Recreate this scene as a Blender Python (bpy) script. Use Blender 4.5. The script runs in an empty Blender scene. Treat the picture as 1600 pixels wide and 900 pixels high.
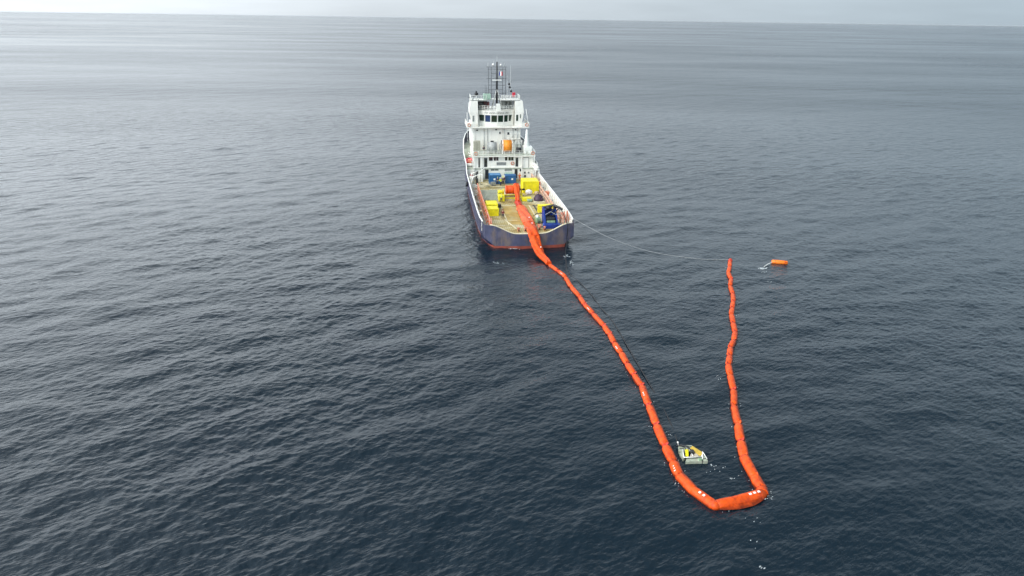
import bpy, bmesh, math, random
import numpy as np
from mathutils import Vector, Matrix
random.seed(7)
PI = math.pi
sc = bpy.context.scene
col = sc.collection

# ------------------------------------------------------------------ camera
CAM_H = 36.3
cam_d = bpy.data.cameras.new('camera')
cam = bpy.data.objects.new('camera', cam_d)
col.objects.link(cam)
cam_d.sensor_width = 36.0
cam_d.lens = 36.0 * 1067.0 / 1600.0
cam_d.clip_start = 0.5
cam_d.clip_end = 120000.0
_p, _a = math.atan(421 / 1067.0), math.radians(0.79)
F = Vector((0, math.cos(_p), -math.sin(_p)))
R0 = Vector((1, 0, 0)); U0 = R0.cross(F)
Rv = R0 * math.cos(_a) + U0 * math.sin(_a)
Uv = -R0 * math.sin(_a) + U0 * math.cos(_a)
cam.matrix_world = Matrix(((Rv.x, Uv.x, -F.x, 0), (Rv.y, Uv.y, -F.y, 0), (Rv.z, Uv.z, -F.z, CAM_H), (0, 0, 0, 1)))
sc.camera = cam

# ------------------------------------------------------------------ sky, sun, exposure
SUN_EL, SUN_AZ = math.radians(44), math.radians(-132)     # azimuth from +y: soft sun in thin cloud behind the camera, a little to the left
w = bpy.data.worlds.new('World'); sc.world = w; w.use_nodes = True
nt = w.node_tree; nt.nodes.clear()
def N(t, tree=None, **kw):
    n = (tree or nt).nodes.new(t)
    for k, v in kw.items(): setattr(n, k, v)
    return n
out = N('ShaderNodeOutputWorld'); bg = N('ShaderNodeBackground'); bg.inputs['Strength'].default_value = 0.10
sky = N('ShaderNodeTexSky', sky_type='NISHITA', sun_disc=False)
sky.sun_elevation = SUN_EL; sky.sun_rotation = SUN_AZ; sky.air_density = 1.0; sky.dust_density = 3.0
tc = N('ShaderNodeTexCoord')
dotn = N('ShaderNodeVectorMath', operation='DOT_PRODUCT'); dotn.inputs[1].default_value = (math.sin(math.radians(-75)), math.cos(math.radians(-75)), 0)
nt.links.new(tc.outputs['Generated'], dotn.inputs[0])
azr = N('ShaderNodeMapRange', interpolation_type='SMOOTHSTEP'); azr.inputs[1].default_value = -0.75; azr.inputs[2].default_value = 0.85
nt.links.new(dotn.outputs['Value'], azr.inputs[0])
azc = N('ShaderNodeMix', data_type='RGBA'); azc.inputs[6].default_value = (3.9, 4.95, 5.75, 1); azc.inputs[7].default_value = (7.7, 8.3, 8.8, 1)
nt.links.new(azr.outputs[0], azc.inputs[0])
sep = N('ShaderNodeSeparateXYZ'); nt.links.new(tc.outputs['Generated'], sep.inputs[0])
elr = N('ShaderNodeValToRGB'); elr.color_ramp.interpolation = 'B_SPLINE'
for i_, (p_, v_) in enumerate(((0.0, .275), (.03, .275), (.13, .44), (.30, .53), (.50, .34), (.70, .11), (1.0, .16))):
    e_ = elr.color_ramp.elements[i_] if i_ < 2 else elr.color_ramp.elements.new(p_)
    e_.position = p_; e_.color = (v_, v_, v_, 1)
nt.links.new(sep.outputs[2], elr.inputs[0])
elm = N('ShaderNodeVectorMath', operation='SCALE'); nt.links.new(azc.outputs[2], elm.inputs[0]); el2 = N('ShaderNodeMath', operation='MULTIPLY'); el2.inputs[1].default_value = 3.64; nt.links.new(elr.outputs[0], el2.inputs[0]); nt.links.new(el2.outputs[0], elm.inputs['Scale'])
# the cloud is thinner and brighter round the sun, behind the camera
bdot = N('ShaderNodeVectorMath', operation='DOT_PRODUCT'); bdot.inputs[1].default_value = (math.sin(SUN_AZ) * math.cos(SUN_EL), math.cos(SUN_AZ) * math.cos(SUN_EL), math.sin(SUN_EL))
nt.links.new(tc.outputs['Generated'], bdot.inputs[0])
bmr = N('ShaderNodeMapRange', interpolation_type='SMOOTHSTEP'); bmr.inputs[1].default_value = 0.25; bmr.inputs[2].default_value = 1.0; bmr.inputs[3].default_value = 1.0; bmr.inputs[4].default_value = 3.2
nt.links.new(bdot.outputs['Value'], bmr.inputs[0])
elm2 = N('ShaderNodeVectorMath', operation='SCALE'); nt.links.new(elm.outputs[0], elm2.inputs[0]); nt.links.new(bmr.outputs[0], elm2.inputs['Scale'])
elm = elm2
# a paler stretch of cloud to the left
ldot = N('ShaderNodeVectorMath', operation='DOT_PRODUCT'); ldot.inputs[1].default_value = (math.sin(math.radians(-62)) * math.cos(math.radians(30)), math.cos(math.radians(-62)) * math.cos(math.radians(30)), math.sin(math.radians(30)))
nt.links.new(tc.outputs['Generated'], ldot.inputs[0])
lmr = N('ShaderNodeMapRange', interpolation_type='SMOOTHSTEP'); lmr.inputs[1].default_value = 0.45; lmr.inputs[2].default_value = 1.0; lmr.inputs[3].default_value = 0.92; lmr.inputs[4].default_value = 1.5
nt.links.new(ldot.outputs['Value'], lmr.inputs[0])
elm3 = N('ShaderNodeVectorMath', operation='SCALE'); nt.links.new(elm.outputs[0], elm3.inputs[0]); nt.links.new(lmr.outputs[0], elm3.inputs['Scale'])
elm = elm3
# cloud deck mottling, projected on a plane overhead
zc = N('ShaderNodeMath', operation='MAXIMUM'); zc.inputs[1].default_value = 0.0; nt.links.new(sep.outputs[2], zc.inputs[0])
zc2 = N('ShaderNodeMath', operation='ADD'); zc2.inputs[1].default_value = 0.12; nt.links.new(zc.outputs[0], zc2.inputs[0])
dv = N('ShaderNodeVectorMath', operation='DIVIDE'); nt.links.new(tc.outputs['Generated'], dv.inputs[0])
cmb = N('ShaderNodeCombineXYZ'); 
for i in range(3): nt.links.new(zc2.outputs[0], cmb.inputs[i])
nt.links.new(cmb.outputs[0], dv.inputs[1])
cn = N('ShaderNodeTexNoise'); cn.inputs['Scale'].default_value = 0.9; cn.inputs['Detail'].default_value = 5; nt.links.new(dv.outputs[0], cn.inputs['Vector'])
cr = N('ShaderNodeMapRange'); cr.inputs[1].default_value = 0.3; cr.inputs[2].default_value = 0.7; cr.inputs[3].default_value = 0.95; cr.inputs[4].default_value = 1.05
nt.links.new(cn.outputs[0], cr.inputs[0])
cm = N('ShaderNodeVectorMath', operation='SCALE'); nt.links.new(elm.outputs[0], cm.inputs[0]); nt.links.new(cr.outputs[0], cm.inputs['Scale'])
mx = N('ShaderNodeMix', data_type='RGBA'); mx.inputs[0].default_value = 0.93
nt.links.new(sky.outputs[0], mx.inputs[6]); nt.links.new(cm.outputs[0], mx.inputs[7])
nt.links.new(mx.outputs[2], bg.inputs[0]); nt.links.new(bg.outputs[0], out.inputs[0])

sun_d = bpy.data.lights.new('sun', 'SUN'); sun_d.energy = 1.5; sun_d.angle = math.radians(18); sun_d.color = (1.0, 0.93, 0.80)
sun = bpy.data.objects.new('sun', sun_d); col.objects.link(sun)
sd = Vector((math.sin(SUN_AZ) * math.cos(SUN_EL), math.cos(SUN_AZ) * math.cos(SUN_EL), math.sin(SUN_EL)))
sun.rotation_euler = (-sd).to_track_quat('-Z', 'Y').to_euler()

sc.view_settings.view_transform = 'Standard'; sc.view_settings.look = 'None'
sc.view_settings.exposure = 0.15; sc.view_settings.gamma = 1.0
sc.render.engine = 'CYCLES'
sc.cycles.use_denoising = True
sc.cycles.max_bounces = 6; sc.cycles.glossy_bounces = 3; sc.cycles.diffuse_bounces = 3
sc.cycles.caustics_reflective = False; sc.cycles.caustics_refractive = False

# ------------------------------------------------------------------ materials
def mat(name, c, rough=0.55, var=0.15, scale=3.0, metal=0.0, dirt=None, dirt_amt=0.0, dirt_scale=1.2, bump=0.0, bump_scale=20.0, spec=0.5):
    m = bpy.data.materials.new(name); m.use_nodes = True
    t = m.node_tree; b = t.nodes['Principled BSDF']
    b.inputs['Roughness'].default_value = rough; b.inputs['Metallic'].default_value = metal
    b.inputs['Specular IOR Level'].default_value = spec
    tcn = N('ShaderNodeTexCoord', t)
    n1 = N('ShaderNodeTexNoise', t); n1.inputs['Scale'].default_value = scale; n1.inputs['Detail'].default_value = 4
    t.links.new(tcn.outputs['Object'], n1.inputs['Vector'])
    r1 = N('ShaderNodeMapRange', t); r1.inputs[1].default_value = 0.3; r1.inputs[2].default_value = 0.7
    r1.inputs[3].default_value = 1 - var; r1.inputs[4].default_value = 1 + var
    t.links.new(n1.outputs[0], r1.inputs[0])
    s = N('ShaderNodeVectorMath', t, operation='SCALE'); s.inputs[0].default_value = c[:3]
    t.links.new(r1.outputs[0], s.inputs['Scale'])
    last = s.outputs[0]
    if dirt is not None:
        n2 = N('ShaderNodeTexNoise', t); n2.inputs['Scale'].default_value = dirt_scale; n2.inputs['Detail'].default_value = 6; n2.inputs['Roughness'].default_value = 0.65
        mp = N('ShaderNodeMapping', t); mp.inputs['Scale'].default_value = (1, 1, 0.35)
        t.links.new(tcn.outputs['Object'], mp.inputs[0]); t.links.new(mp.outputs[0], n2.inputs['Vector'])
        r2 = N('ShaderNodeMapRange', t); r2.inputs[1].default_value = 0.48; r2.inputs[2].default_value = 0.68; r2.inputs[4].default_value = dirt_amt
        t.links.new(n2.outputs[0], r2.inputs[0])
        mxx = N('ShaderNodeMix', t, data_type='RGBA'); mxx.inputs[7].default_value = (*dirt[:3], 1)
        t.links.new(r2.outputs[0], mxx.inputs[0]); t.links.new(last, mxx.inputs[6]); last = mxx.outputs[2]
    t.links.new(last, b.inputs['Base Color'])
    if bump:
        n3 = N('ShaderNodeTexNoise', t); n3.inputs['Scale'].default_value = bump_scale; n3.inputs['Detail'].default_value = 3
        t.links.new(tcn.outputs['Object'], n3.inputs['Vector'])
        bp = N('ShaderNodeBump', t); bp.inputs['Strength'].default_value = bump; bp.inputs['Distance'].default_value = 0.05
        t.links.new(n3.outputs[0], bp.inputs['Height']); t.links.new(bp.outputs[0], b.inputs['Normal'])
    return m

M = {}
M['white'] = mat('white_paint', (0.82, 0.81, 0.75), 0.45, 0.04, 1.2, dirt=(0.45, 0.40, 0.32), dirt_amt=0.22, dirt_scale=1.5)
M['white2'] = mat('white_gloss', (0.83, 0.83, 0.79), 0.35, 0.03)
M['pale'] = mat('pale_green_deck_paint', (0.42, 0.46, 0.38), 0.7, 0.2, 0.8, dirt=(0.3, 0.25, 0.18), dirt_amt=0.5)
M['navy'] = mat('navy_hull_paint', (0.036, 0.038, 0.080), 0.5, 0.3, 0.7, dirt=(0.16, 0.13, 0.13), dirt_amt=0.7, dirt_scale=0.8)
M['transom'] = mat('lit_navy_paint', (0.066, 0.070, 0.125), 0.55, 0.3, 0.8, dirt=(0.22, 0.16, 0.12), dirt_amt=0.8, dirt_scale=0.6)  # hull navy made lighter: the light on the transom is put into the colour
M['boot'] = mat('red_antifouling', (0.30, 0.060, 0.035), 0.6, 0.25, 0.8, dirt=(0.10, 0.05, 0.04), dirt_amt=0.5)
M['darknavy'] = mat('dark_navy_paint', (0.02, 0.02, 0.06), 0.5, 0.2)
M['dark'] = mat('dark_steel', (0.025, 0.027, 0.030), 0.5, 0.3)
M['black'] = mat('black_paint', (0.012, 0.012, 0.015), 0.5, 0.2)
M['greypanel'] = mat('grey_panel', (0.22, 0.23, 0.22), 0.55, 0.2)
M['yellow'] = mat('yellow_paint', (0.80, 0.70, 0.01), 0.45, 0.1, 1.5, dirt=(0.30, 0.22, 0.03), dirt_amt=0.35, dirt_scale=2)
M['blue'] = mat('blue_container_paint', (0.015, 0.115, 0.30), 0.45, 0.15, 1.5, dirt=(0.05, 0.09, 0.15), dirt_amt=0.4)
M['blueroof'] = mat('blue_roof_paint', (0.07, 0.22, 0.44), 0.5, 0.15, 1.5, dirt=(0.12, 0.16, 0.2), dirt_amt=0.4)
M['rblue'] = mat('royal_blue_paint', (0.008, 0.035, 0.24), 0.4, 0.25, 2, dirt=(0.01, 0.02, 0.06), dirt_amt=0.5)
M['orange'] = mat('orange_boom_fabric', (0.76, 0.086, 0.006), 0.5, 0.2, 2.0, dirt=(0.42, 0.038, 0.008), dirt_amt=0.95, dirt_scale=2.2, bump=0.8, bump_scale=5, spec=0.3)
def wet_band(m):                                             # soaked, weed-darkened fabric at and below the waterline
    t = m.node_tree; b = t.nodes['Principled BSDF']; src = b.inputs['Base Color'].links[0].from_socket
    g = N('ShaderNodeNewGeometry', t); sp = N('ShaderNodeSeparateXYZ', t); t.links.new(g.outputs['Position'], sp.inputs[0])
    nz = N('ShaderNodeTexNoise', t); nz.inputs['Scale'].default_value = 1.3; nz.inputs['Detail'].default_value = 4; t.links.new(g.outputs['Position'], nz.inputs['Vector'])
    ad = N('ShaderNodeMath', t, operation='MULTIPLY_ADD'); ad.inputs[1].default_value = -0.35; t.links.new(nz.outputs[0], ad.inputs[0]); t.links.new(sp.outputs[2], ad.inputs[2])
    mr = N('ShaderNodeMapRange', t); mr.inputs[1].default_value = -0.13; mr.inputs[2].default_value = 0.06; mr.inputs[3].default_value = 0.25; mr.inputs[4].default_value = 1.0; t.links.new(ad.outputs[0], mr.inputs[0])
    sc3 = N('ShaderNodeVectorMath', t, operation='SCALE'); t.links.new(src, sc3.inputs[0]); t.links.new(mr.outputs[0], sc3.inputs['Scale']); t.links.new(sc3.outputs[0], b.inputs['Base Color'])
wet_band(M['orange'])
M['orangepale'] = mat('faded_orange_fabric', (0.80, 0.125, 0.040), 0.5, 0.14, 1.5, dirt=(0.60, 0.06, 0.02), dirt_amt=0.6, dirt_scale=1.2, bump=0.6, bump_scale=3, spec=0.25)
M['redseam'] = mat('red_orange_seam', (0.50, 0.028, 0.008), 0.5, 0.2)
M['darkseam'] = mat('dark_red_seam', (0.16, 0.03, 0.02), 0.6, 0.3)
M['reelorange'] = mat('orange_hose', (0.85, 0.28, 0.02), 0.5, 0.2, 3)
M['rail'] = mat('orange_rail_paint', (0.62, 0.17, 0.08), 0.5, 0.25, 2, dirt=(0.6, 0.5, 0.42), dirt_amt=0.9, dirt_scale=2.5)
M['railpale'] = mat('worn_pinkish_rail_paint', (0.62, 0.42, 0.32), 0.55, 0.25, 2, dirt=(0.7, 0.2, 0.08), dirt_amt=0.8, dirt_scale=1.6)
M['purple'] = mat('purple_black_tarpaulin', (0.045, 0.022, 0.045), 0.6, 0.4, 2, bump=0.8, bump_scale=4)
M['sack'] = mat('white_sack_cloth', (0.80, 0.74, 0.74), 0.8, 0.1, bump=0.6, bump_scale=6)
M['tan'] = mat('tan_cloth', (0.45, 0.34, 0.24), 0.8, 0.3, bump=0.6, bump_scale=6)
M['grey'] = mat('grey_metal', (0.40, 0.41, 0.40), 0.45, 0.2)
M['beige'] = mat('beige_grey_paint', (0.36, 0.35, 0.28), 0.6, 0.12, 3)
M['cream'] = mat('cream_paint', (0.66, 0.60, 0.42), 0.6, 0.15)
M['skin'] = mat('skin', (0.45, 0.26, 0.18), 0.6, 0.05)
M['hivis'] = mat('hi_vis_yellow_cloth', (0.55, 0.65, 0.04), 0.8, 0.1)
M['orangecloth'] = mat('orange_cloth', (0.75, 0.16, 0.02), 0.8, 0.1)
M['darkcloth'] = mat('dark_navy_cloth', (0.03, 0.035, 0.06), 0.85, 0.2)
M['maroon'] = mat('dark_red_cloth', (0.16, 0.03, 0.03), 0.85, 0.2)
M['paleblue'] = mat('pale_grey_cloth', (0.4, 0.42, 0.42), 0.85, 0.2)
M['red'] = mat('red_paint', (0.60, 0.03, 0.06), 0.5, 0.1)
M['frblue'] = mat('flag_blue', (0.02, 0.05, 0.35), 0.8, 0.1)
M['rope'] = mat('white_rope', (0.72, 0.72, 0.68), 0.8, 0.1)
M['linegrey'] = mat('grey_white_line', (0.34, 0.35, 0.35), 0.8, 0.1)
M['foam'] = mat('foam', (0.52, 0.56, 0.58), 0.9, 0.1)
M['alu'] = mat('weathered_pale_grey_float', (0.36, 0.40, 0.31), 0.55, 0.22, 3, dirt=(0.30, 0.27, 0.2), dirt_amt=0.7, dirt_scale=4)
M['green'] = mat('green_machine_paint', (0.22, 0.34, 0.20), 0.5, 0.3, 3)
M['teal'] = mat('pale_green_box_paint', (0.33, 0.47, 0.38), 0.5, 0.15, 3)
M['amberwedge'] = mat('ochre_paint', (0.62, 0.42, 0.06), 0.5, 0.2, 3)

def glass_mat(name, c):
    m = bpy.data.materials.new(name); m.use_nodes = True
    b = m.node_tree.nodes['Principled BSDF']; b.inputs['Base Color'].default_value = (*c, 1)
    b.inputs['Roughness'].default_value = 0.08; b.inputs['IOR'].default_value = 1.5
    return m
M['glass'] = glass_mat('dark_window_glass', (0.012, 0.03, 0.018))
M['glassblue'] = glass_mat('blue_tinted_glass', (0.02, 0.045, 0.12))
M['glassgrey'] = glass_mat('grey_glass', (0.03, 0.035, 0.04))

def wood_deck():
    m = bpy.data.materials.new('weathered_wood_deck'); m.use_nodes = True
    t = m.node_tree; b = t.nodes['Principled BSDF']; b.inputs['Roughness'].default_value = 0.75
    tcn = N('ShaderNodeTexCoord', t); mp = N('ShaderNodeMapping', t); mp.inputs['Scale'].default_value = (1, 1, 1)
    t.links.new(tcn.outputs['Object'], mp.inputs[0])
    wv = N('ShaderNodeTexWave', t, wave_type='BANDS', bands_direction='X'); wv.inputs['Scale'].default_value = 0.9; wv.inputs['Distortion'].default_value = 0.1
    t.links.new(mp.outputs[0], wv.inputs['Vector'])
    ns = N('ShaderNodeTexNoise', t); ns.inputs['Scale'].default_value = 0.35; ns.inputs['Detail'].default_value = 7; ns.inputs['Roughness'].default_value = 0.7
    t.links.new(mp.outputs[0], ns.inputs['Vector'])
    cr = N('ShaderNodeValToRGB', t); e = cr.color_ramp.elements
    e[0].position = 0.32; e[0].color = (0.22, 0.15, 0.05, 1); e[1].position = 0.68; e[1].color = (0.58, 0.54, 0.38, 1)
    k = e.new(0.45); k.color = (0.42, 0.32, 0.12, 1); k2 = e.new(0.56); k2.color = (0.52, 0.46, 0.27, 1)
    t.links.new(ns.outputs[0], cr.inputs[0])
    rr = N('ShaderNodeMapRange', t); rr.inputs[1].default_value = 0.02; rr.inputs[2].default_value = 0.2; rr.inputs[3].default_value = 0.6
    t.links.new(wv.outputs[1], rr.inputs[0])
    s = N('ShaderNodeVectorMath', t, operation='SCALE'); t.links.new(cr.outputs[0], s.inputs[0]); t.links.new(rr.outputs[0], s.inputs['Scale'])
    t.links.new(s.outputs[0], b.inputs['Base Color'])
    return m
M['wood'] = wood_deck()
M['mat'] = mat('worn_ochre_deck_plate', (0.42, 0.28, 0.075), 0.7, 0.35, 0.6, dirt=(0.45, 0.40, 0.22), dirt_amt=0.7, dirt_scale=0.7)
M['walk'] = mat('pale_worn_walkway', (0.46, 0.44, 0.36), 0.7, 0.25, 0.7, dirt=(0.42, 0.25, 0.16), dirt_amt=0.6, dirt_scale=0.8)

# ------------------------------------------------------------------ mesh helpers
class MB:
    def __init__(s): s.v = []; s.f = []; s.smooth = []; s.cuts = []
    def add(s, vs, fs, smooth=False):
        s.cuts.append((len(s.v), len(s.f))); o = len(s.v); s.v += [tuple(v) for v in vs]; s.f += [tuple(i + o for i in f) for f in fs]; s.smooth += [smooth] * len(fs); return s
    def box(s, x0, x1, y0, y1, z0, z1):
        vs = [(x, y, z) for z in (z0, z1) for y in (y0, y1) for x in (x0, x1)]
        return s.add(vs, [(0, 2, 3, 1), (4, 5, 7, 6), (0, 1, 5, 4), (2, 6, 7, 3), (0, 4, 6, 2), (1, 3, 7, 5)])
    def bbox(s, x0, x1, y0, y1, z0, z1, b=0.04):            # box with chamfered vertical edges and top
        pl = [(x0 + b, y0), (x1 - b, y0), (x1, y0 + b), (x1, y1 - b), (x1 - b, y1), (x0 + b, y1), (x0, y1 - b), (x0, y0 + b)]
        cx, cy = (x0 + x1) / 2, (y0 + y1) / 2
        sh = [(cx + (x - cx) * (1 - 2 * b / max(x1 - x0, .1)), cy + (y - cy) * (1 - 2 * b / max(y1 - y0, .1))) for x, y in pl]
        vs = [(x, y, z0) for x, y in pl] + [(x, y, z1 - b) for x, y in pl] + [(x, y, z1) for x, y in sh]
        fs = [tuple(range(7, -1, -1)), tuple(range(16, 24))]
        for k in (0, 8):
            for i in range(8): j = (i + 1) % 8; fs.append((k + i, k + j, k + 8 + j, k + 8 + i))
        return s.add(vs, fs)
    def tube(s, pts, r, n=8, cap=True, smooth=True):
        pts = [Vector(p) for p in pts]; m = len(pts)
        rs = r if isinstance(r, (list, tuple)) else [r] * m
        vs = []; fs = []; prev = None
        for i, p in enumerate(pts):
            d = (pts[min(i + 1, m - 1)] - pts[max(i - 1, 0)])
            d = d.normalized() if d.length > 1e-9 else Vector((0, 0, 1))
            a = Vector((0, 0, 1)) if abs(d.z) < 0.9 else Vector((0, 1, 0))
            if prev is not None and prev.cross(d).length > 1e-3 and False: a = prev
            u = d.cross(a).normalized(); vv = d.cross(u).normalized()
            for k in range(n):
                t = 2 * PI * k / n
                vs.append(p + (u * math.cos(t) + vv * math.sin(t)) * rs[i])
        for i in range(m - 1):
            for k in range(n):
                j = (k + 1) % n; fs.append((i * n + k, i * n + j, (i + 1) * n + j, (i + 1) * n + k))
        if cap: fs.append(tuple(range(n - 1, -1, -1))); fs.append(tuple(range((m - 1) * n, m * n)))
        return s.add(vs, fs, smooth)
    def beam(s, a, b, wdt, h=None):                          # square bar between two points
        return s.tube([a, b], (wdt if h is None else (wdt + h) / 2) * 0.6, n=4, smooth=False)
    def cyl(s, c, axis, r, L, n=20, smooth=True):
        c = Vector(c); ax = Vector(axis).normalized() * (L / 2)
        return s.tube([c - ax, c + ax], r, n, True, smooth)
    def ball(s, c, r, n=10, sq=(1, 1, 1)):
        vs = []; fs = []; m = n // 2 + 1
        for i in range(m + 1):
            th = PI * i / m
            for k in range(n):
                ph = 2 * PI * k / n
                vs.append((c[0] + r * sq[0] * math.sin(th) * math.cos(ph), c[1] + r * sq[1] * math.sin(th) * math.sin(ph), c[2] + r * sq[2] * math.cos(th)))
        for i in range(m):
            for k in range(n):
                j = (k + 1) % n; fs.append((i * n + k, i * n + j, (i + 1) * n + j, (i + 1) * n + k))
        return s.add(vs, fs, True)
    def grid(s, rows, smooth=False, closed=False):
        n = len(rows[0]); vs = [p for r in rows for p in r]; fs = []
        for i in range(len(rows) - 1):
            for k in range(n if closed else n - 1):
                j = (k + 1) % n; fs.append((i * n + k, i * n + j, (i + 1) * n + j, (i + 1) * n + k))
        return s.add(vs, fs, smooth)
    def poly(s, pts, thick=None):
        n = len(pts)
        if thick is None: return s.add(pts, [tuple(range(n))])
        t = Vector(thick); vs = list(pts) + [tuple(Vector(p) + t) for p in pts]
        fs = [tuple(range(n - 1, -1, -1)), tuple(range(n, 2 * n))] + [(i, (i + 1) % n, n + (i + 1) % n, n + i) for i in range(n)]
        return s.add(vs, fs)
    def build_each(s, name, m, parent=None, per=1):
        n = len(s.cuts)
        for i in range(0, n, per):
            a = s.cuts[i]; b = s.cuts[i + per] if i + per < n else (len(s.v), len(s.f))
            c = MB(); c.v = s.v[a[0]:b[0]]; c.f = [tuple(k - a[0] for k in f) for f in s.f[a[1]:b[1]]]; c.smooth = s.smooth[a[1]:b[1]]
            o = c.build(name, m, parent)
        return o
    def build(s, name, m, parent=None, loc=None, label=None, fix=True):
        me = bpy.data.meshes.new(name); me.from_pydata(s.v, [], s.f); me.materials.append(M[m] if isinstance(m, str) else m)
        me.polygons.foreach_set('use_smooth', s.smooth)
        if fix:
            bm = bmesh.new(); bm.from_mesh(me); bmesh.ops.remove_doubles(bm, verts=bm.verts, dist=1e-5)
            bmesh.ops.recalc_face_normals(bm, faces=bm.faces); bm.to_mesh(me); bm.free()
        o = bpy.data.objects.new(name, me); col.objects.link(o)
        if parent is not None: o.parent = parent
        if loc: o.location = loc
        if label: o['label'] = label
        return o

def tag(o, label=None, cat=None, group=None, kind=None):
    if label: o['label'] = label
    if cat: o['category'] = cat
    if group: o['group'] = group
    if kind: o['kind'] = kind
    return o

HD = math.radians(7.5); SX, SY = 2.85, 111.3
SHIP = Matrix.Translation((SX, SY, 0)) @ Matrix.Rotation(HD, 4, 'Z')
def s2w(x, y, z): return SHIP @ Vector((x, y, z))
def empty(name, label, cat, loc=(0, 0, 0), rz=0.0, group=None, on_ship=True):
    o = bpy.data.objects.new(name, None); col.objects.link(o); o.empty_display_size = 0.5
    if on_ship: o.location = s2w(*loc); o.rotation_euler = (0, 0, HD + rz)
    else: o.location = loc; o.rotation_euler = (0, 0, rz)
    return tag(o, label, cat, group)

# ================================================================== THE SEA
rng = np.random.default_rng(11)
WDIR = math.radians(121)                                     # direction the waves travel along
def spectrum(L, n, lmin, lmax, slope, kp_l, spread, wdir, seed, power=3.6):
    rg = np.random.default_rng(seed)
    k1 = np.fft.fftfreq(n, L / n) * 2 * PI
    KX, KY = np.meshgrid(k1, k1, indexing='xy'); K = np.hypot(KX, KY); K[0, 0] = 1e-6
    TH = np.arctan2(KY, KX)
    c = np.cos(TH - wdir)
    D = np.abs(c) ** spread + 0.06
    kp = 2 * PI / kp_l
    S = K ** (-power) * np.exp(-1.1 * (kp / K) ** 2) * D
    lam = 2 * PI / K
    S *= (1 / (1 + np.exp(-(lam - lmin) / (0.12 * lmin)))) * (1 / (1 + np.exp((lam - lmax) / (0.12 * lmax))))
    S[0, 0] = 0
    G = (rg.normal(size=(n, n)) + 1j * rg.normal(size=(n, n))) * np.sqrt(S)
    h = np.real(np.fft.ifft2(G)); Hk = np.fft.fft2(h)
    sx = np.real(np.fft.ifft2(1j * KX * Hk)); sy = np.real(np.fft.ifft2(1j * KY * Hk))
    sc_ = slope / math.sqrt((sx ** 2 + sy ** 2).mean())
    dx = np.real(np.fft.ifft2(-1j * KX / K * Hk)); dy = np.real(np.fft.ifft2(-1j * KY / K * Hk))
    return dict(L=L, n=n, h=(h * sc_).astype(np.float32), dx=(dx * sc_).astype(np.float32), dy=(dy * sc_).astype(np.float32))
def samp(T, key, x, y, rot):
    c, s_ = math.cos(rot), math.sin(rot); n = T['n']
    u = (x * c - y * s_) / T['L'] * n; v = (x * s_ + y * c) / T['L'] * n
    i0 = np.floor(u).astype(np.int64); j0 = np.floor(v).astype(np.int64); fu = (u - i0).astype(np.float32); fv = (v - j0).astype(np.float32)
    i0 %= n; j0 %= n; i1 = (i0 + 1) % n; j1 = (j0 + 1) % n; A = T[key]
    return (A[j0, i0] * (1 - fu) * (1 - fv) + A[j0, i1] * fu * (1 - fv) + A[j1, i0] * (1 - fu) * fv + A[j1, i1] * fu * fv)
# tile frames are turned by rot, so the wave direction inside a tile is turned too
RA, RB, RC = 0.0, 0.61, -0.47
TA = spectrum(307.0, 1024, 3.6, 40, 0.050, 12.0, 4, WDIR + RA, 3)
TB = spectrum(83.0, 1024, 0.40, 3.6, 0.080, 2.8, 1.5, WDIR + 0.15 + RB, 5, power=3.9)
TC = spectrum(59.0, 1024, 0.36, 2.6, 0.078, 1.9, 1.0, WDIR - 0.5 + RC, 8, power=3.9)
def patch(x, y):                                             # gusts and slicks: slow change of how rough the small waves are
    return 1.0 + 0.30 * np.sin(x / 23.0 + 1.7 * np.sin(y / 41.0)) * np.sin(y / 31.0 + 0.8 + 1.3 * np.sin(x / 57.0)) \
        + 0.15 * np.sin(x / 9.1 + y / 14.0 + 2 * np.sin(y / 19.0))
def wake_calm(x, y):                                         # flattened water just behind the stern
    d = ((x - 0.5) / 9.0) ** 2 + ((y - 101.0) / 9.0) ** 2
    d2 = ((x - 26) / 30.0) ** 2 + ((y - 56.0) / 26.0) ** 2
    return 1 - 0.4 * np.exp(-d) - 0.58 * np.exp(-d2)
def sstep(a, b, x): t = np.clip((x - a) / (b - a), 0, 1); return t * t * (3 - 2 * t)
def water(x, y, fa=1.0, fb=1.0):
    pm = (patch(x, y) * wake_calm(x, y)).astype(np.float32) * fb
    rot = lambda dx, dy, r: (dx * math.cos(r) + dy * math.sin(r), -dx * math.sin(r) + dy * math.cos(r))
    h = samp(TA, 'h', x, y, RA) * fa + (samp(TB, 'h', x, y, RB) + samp(TC, 'h', x, y, RC)) * pm
    ax, ay = rot(samp(TA, 'dx', x, y, RA), samp(TA, 'dy', x, y, RA), RA)
    bx, by = rot(samp(TB, 'dx', x, y, RB), samp(TB, 'dy', x, y, RB), RB)
    cx, cy = rot(samp(TC, 'dx', x, y, RC), samp(TC, 'dy', x, y, RC), RC)
    return h, (ax * fa + (bx + cx) * pm) * -0.9, (ay * fa + (by + cy) * pm) * -0.9
def wz(x, y):
    return float(water(np.array([float(x)]), np.array([float(y)]))[0][0])

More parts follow.
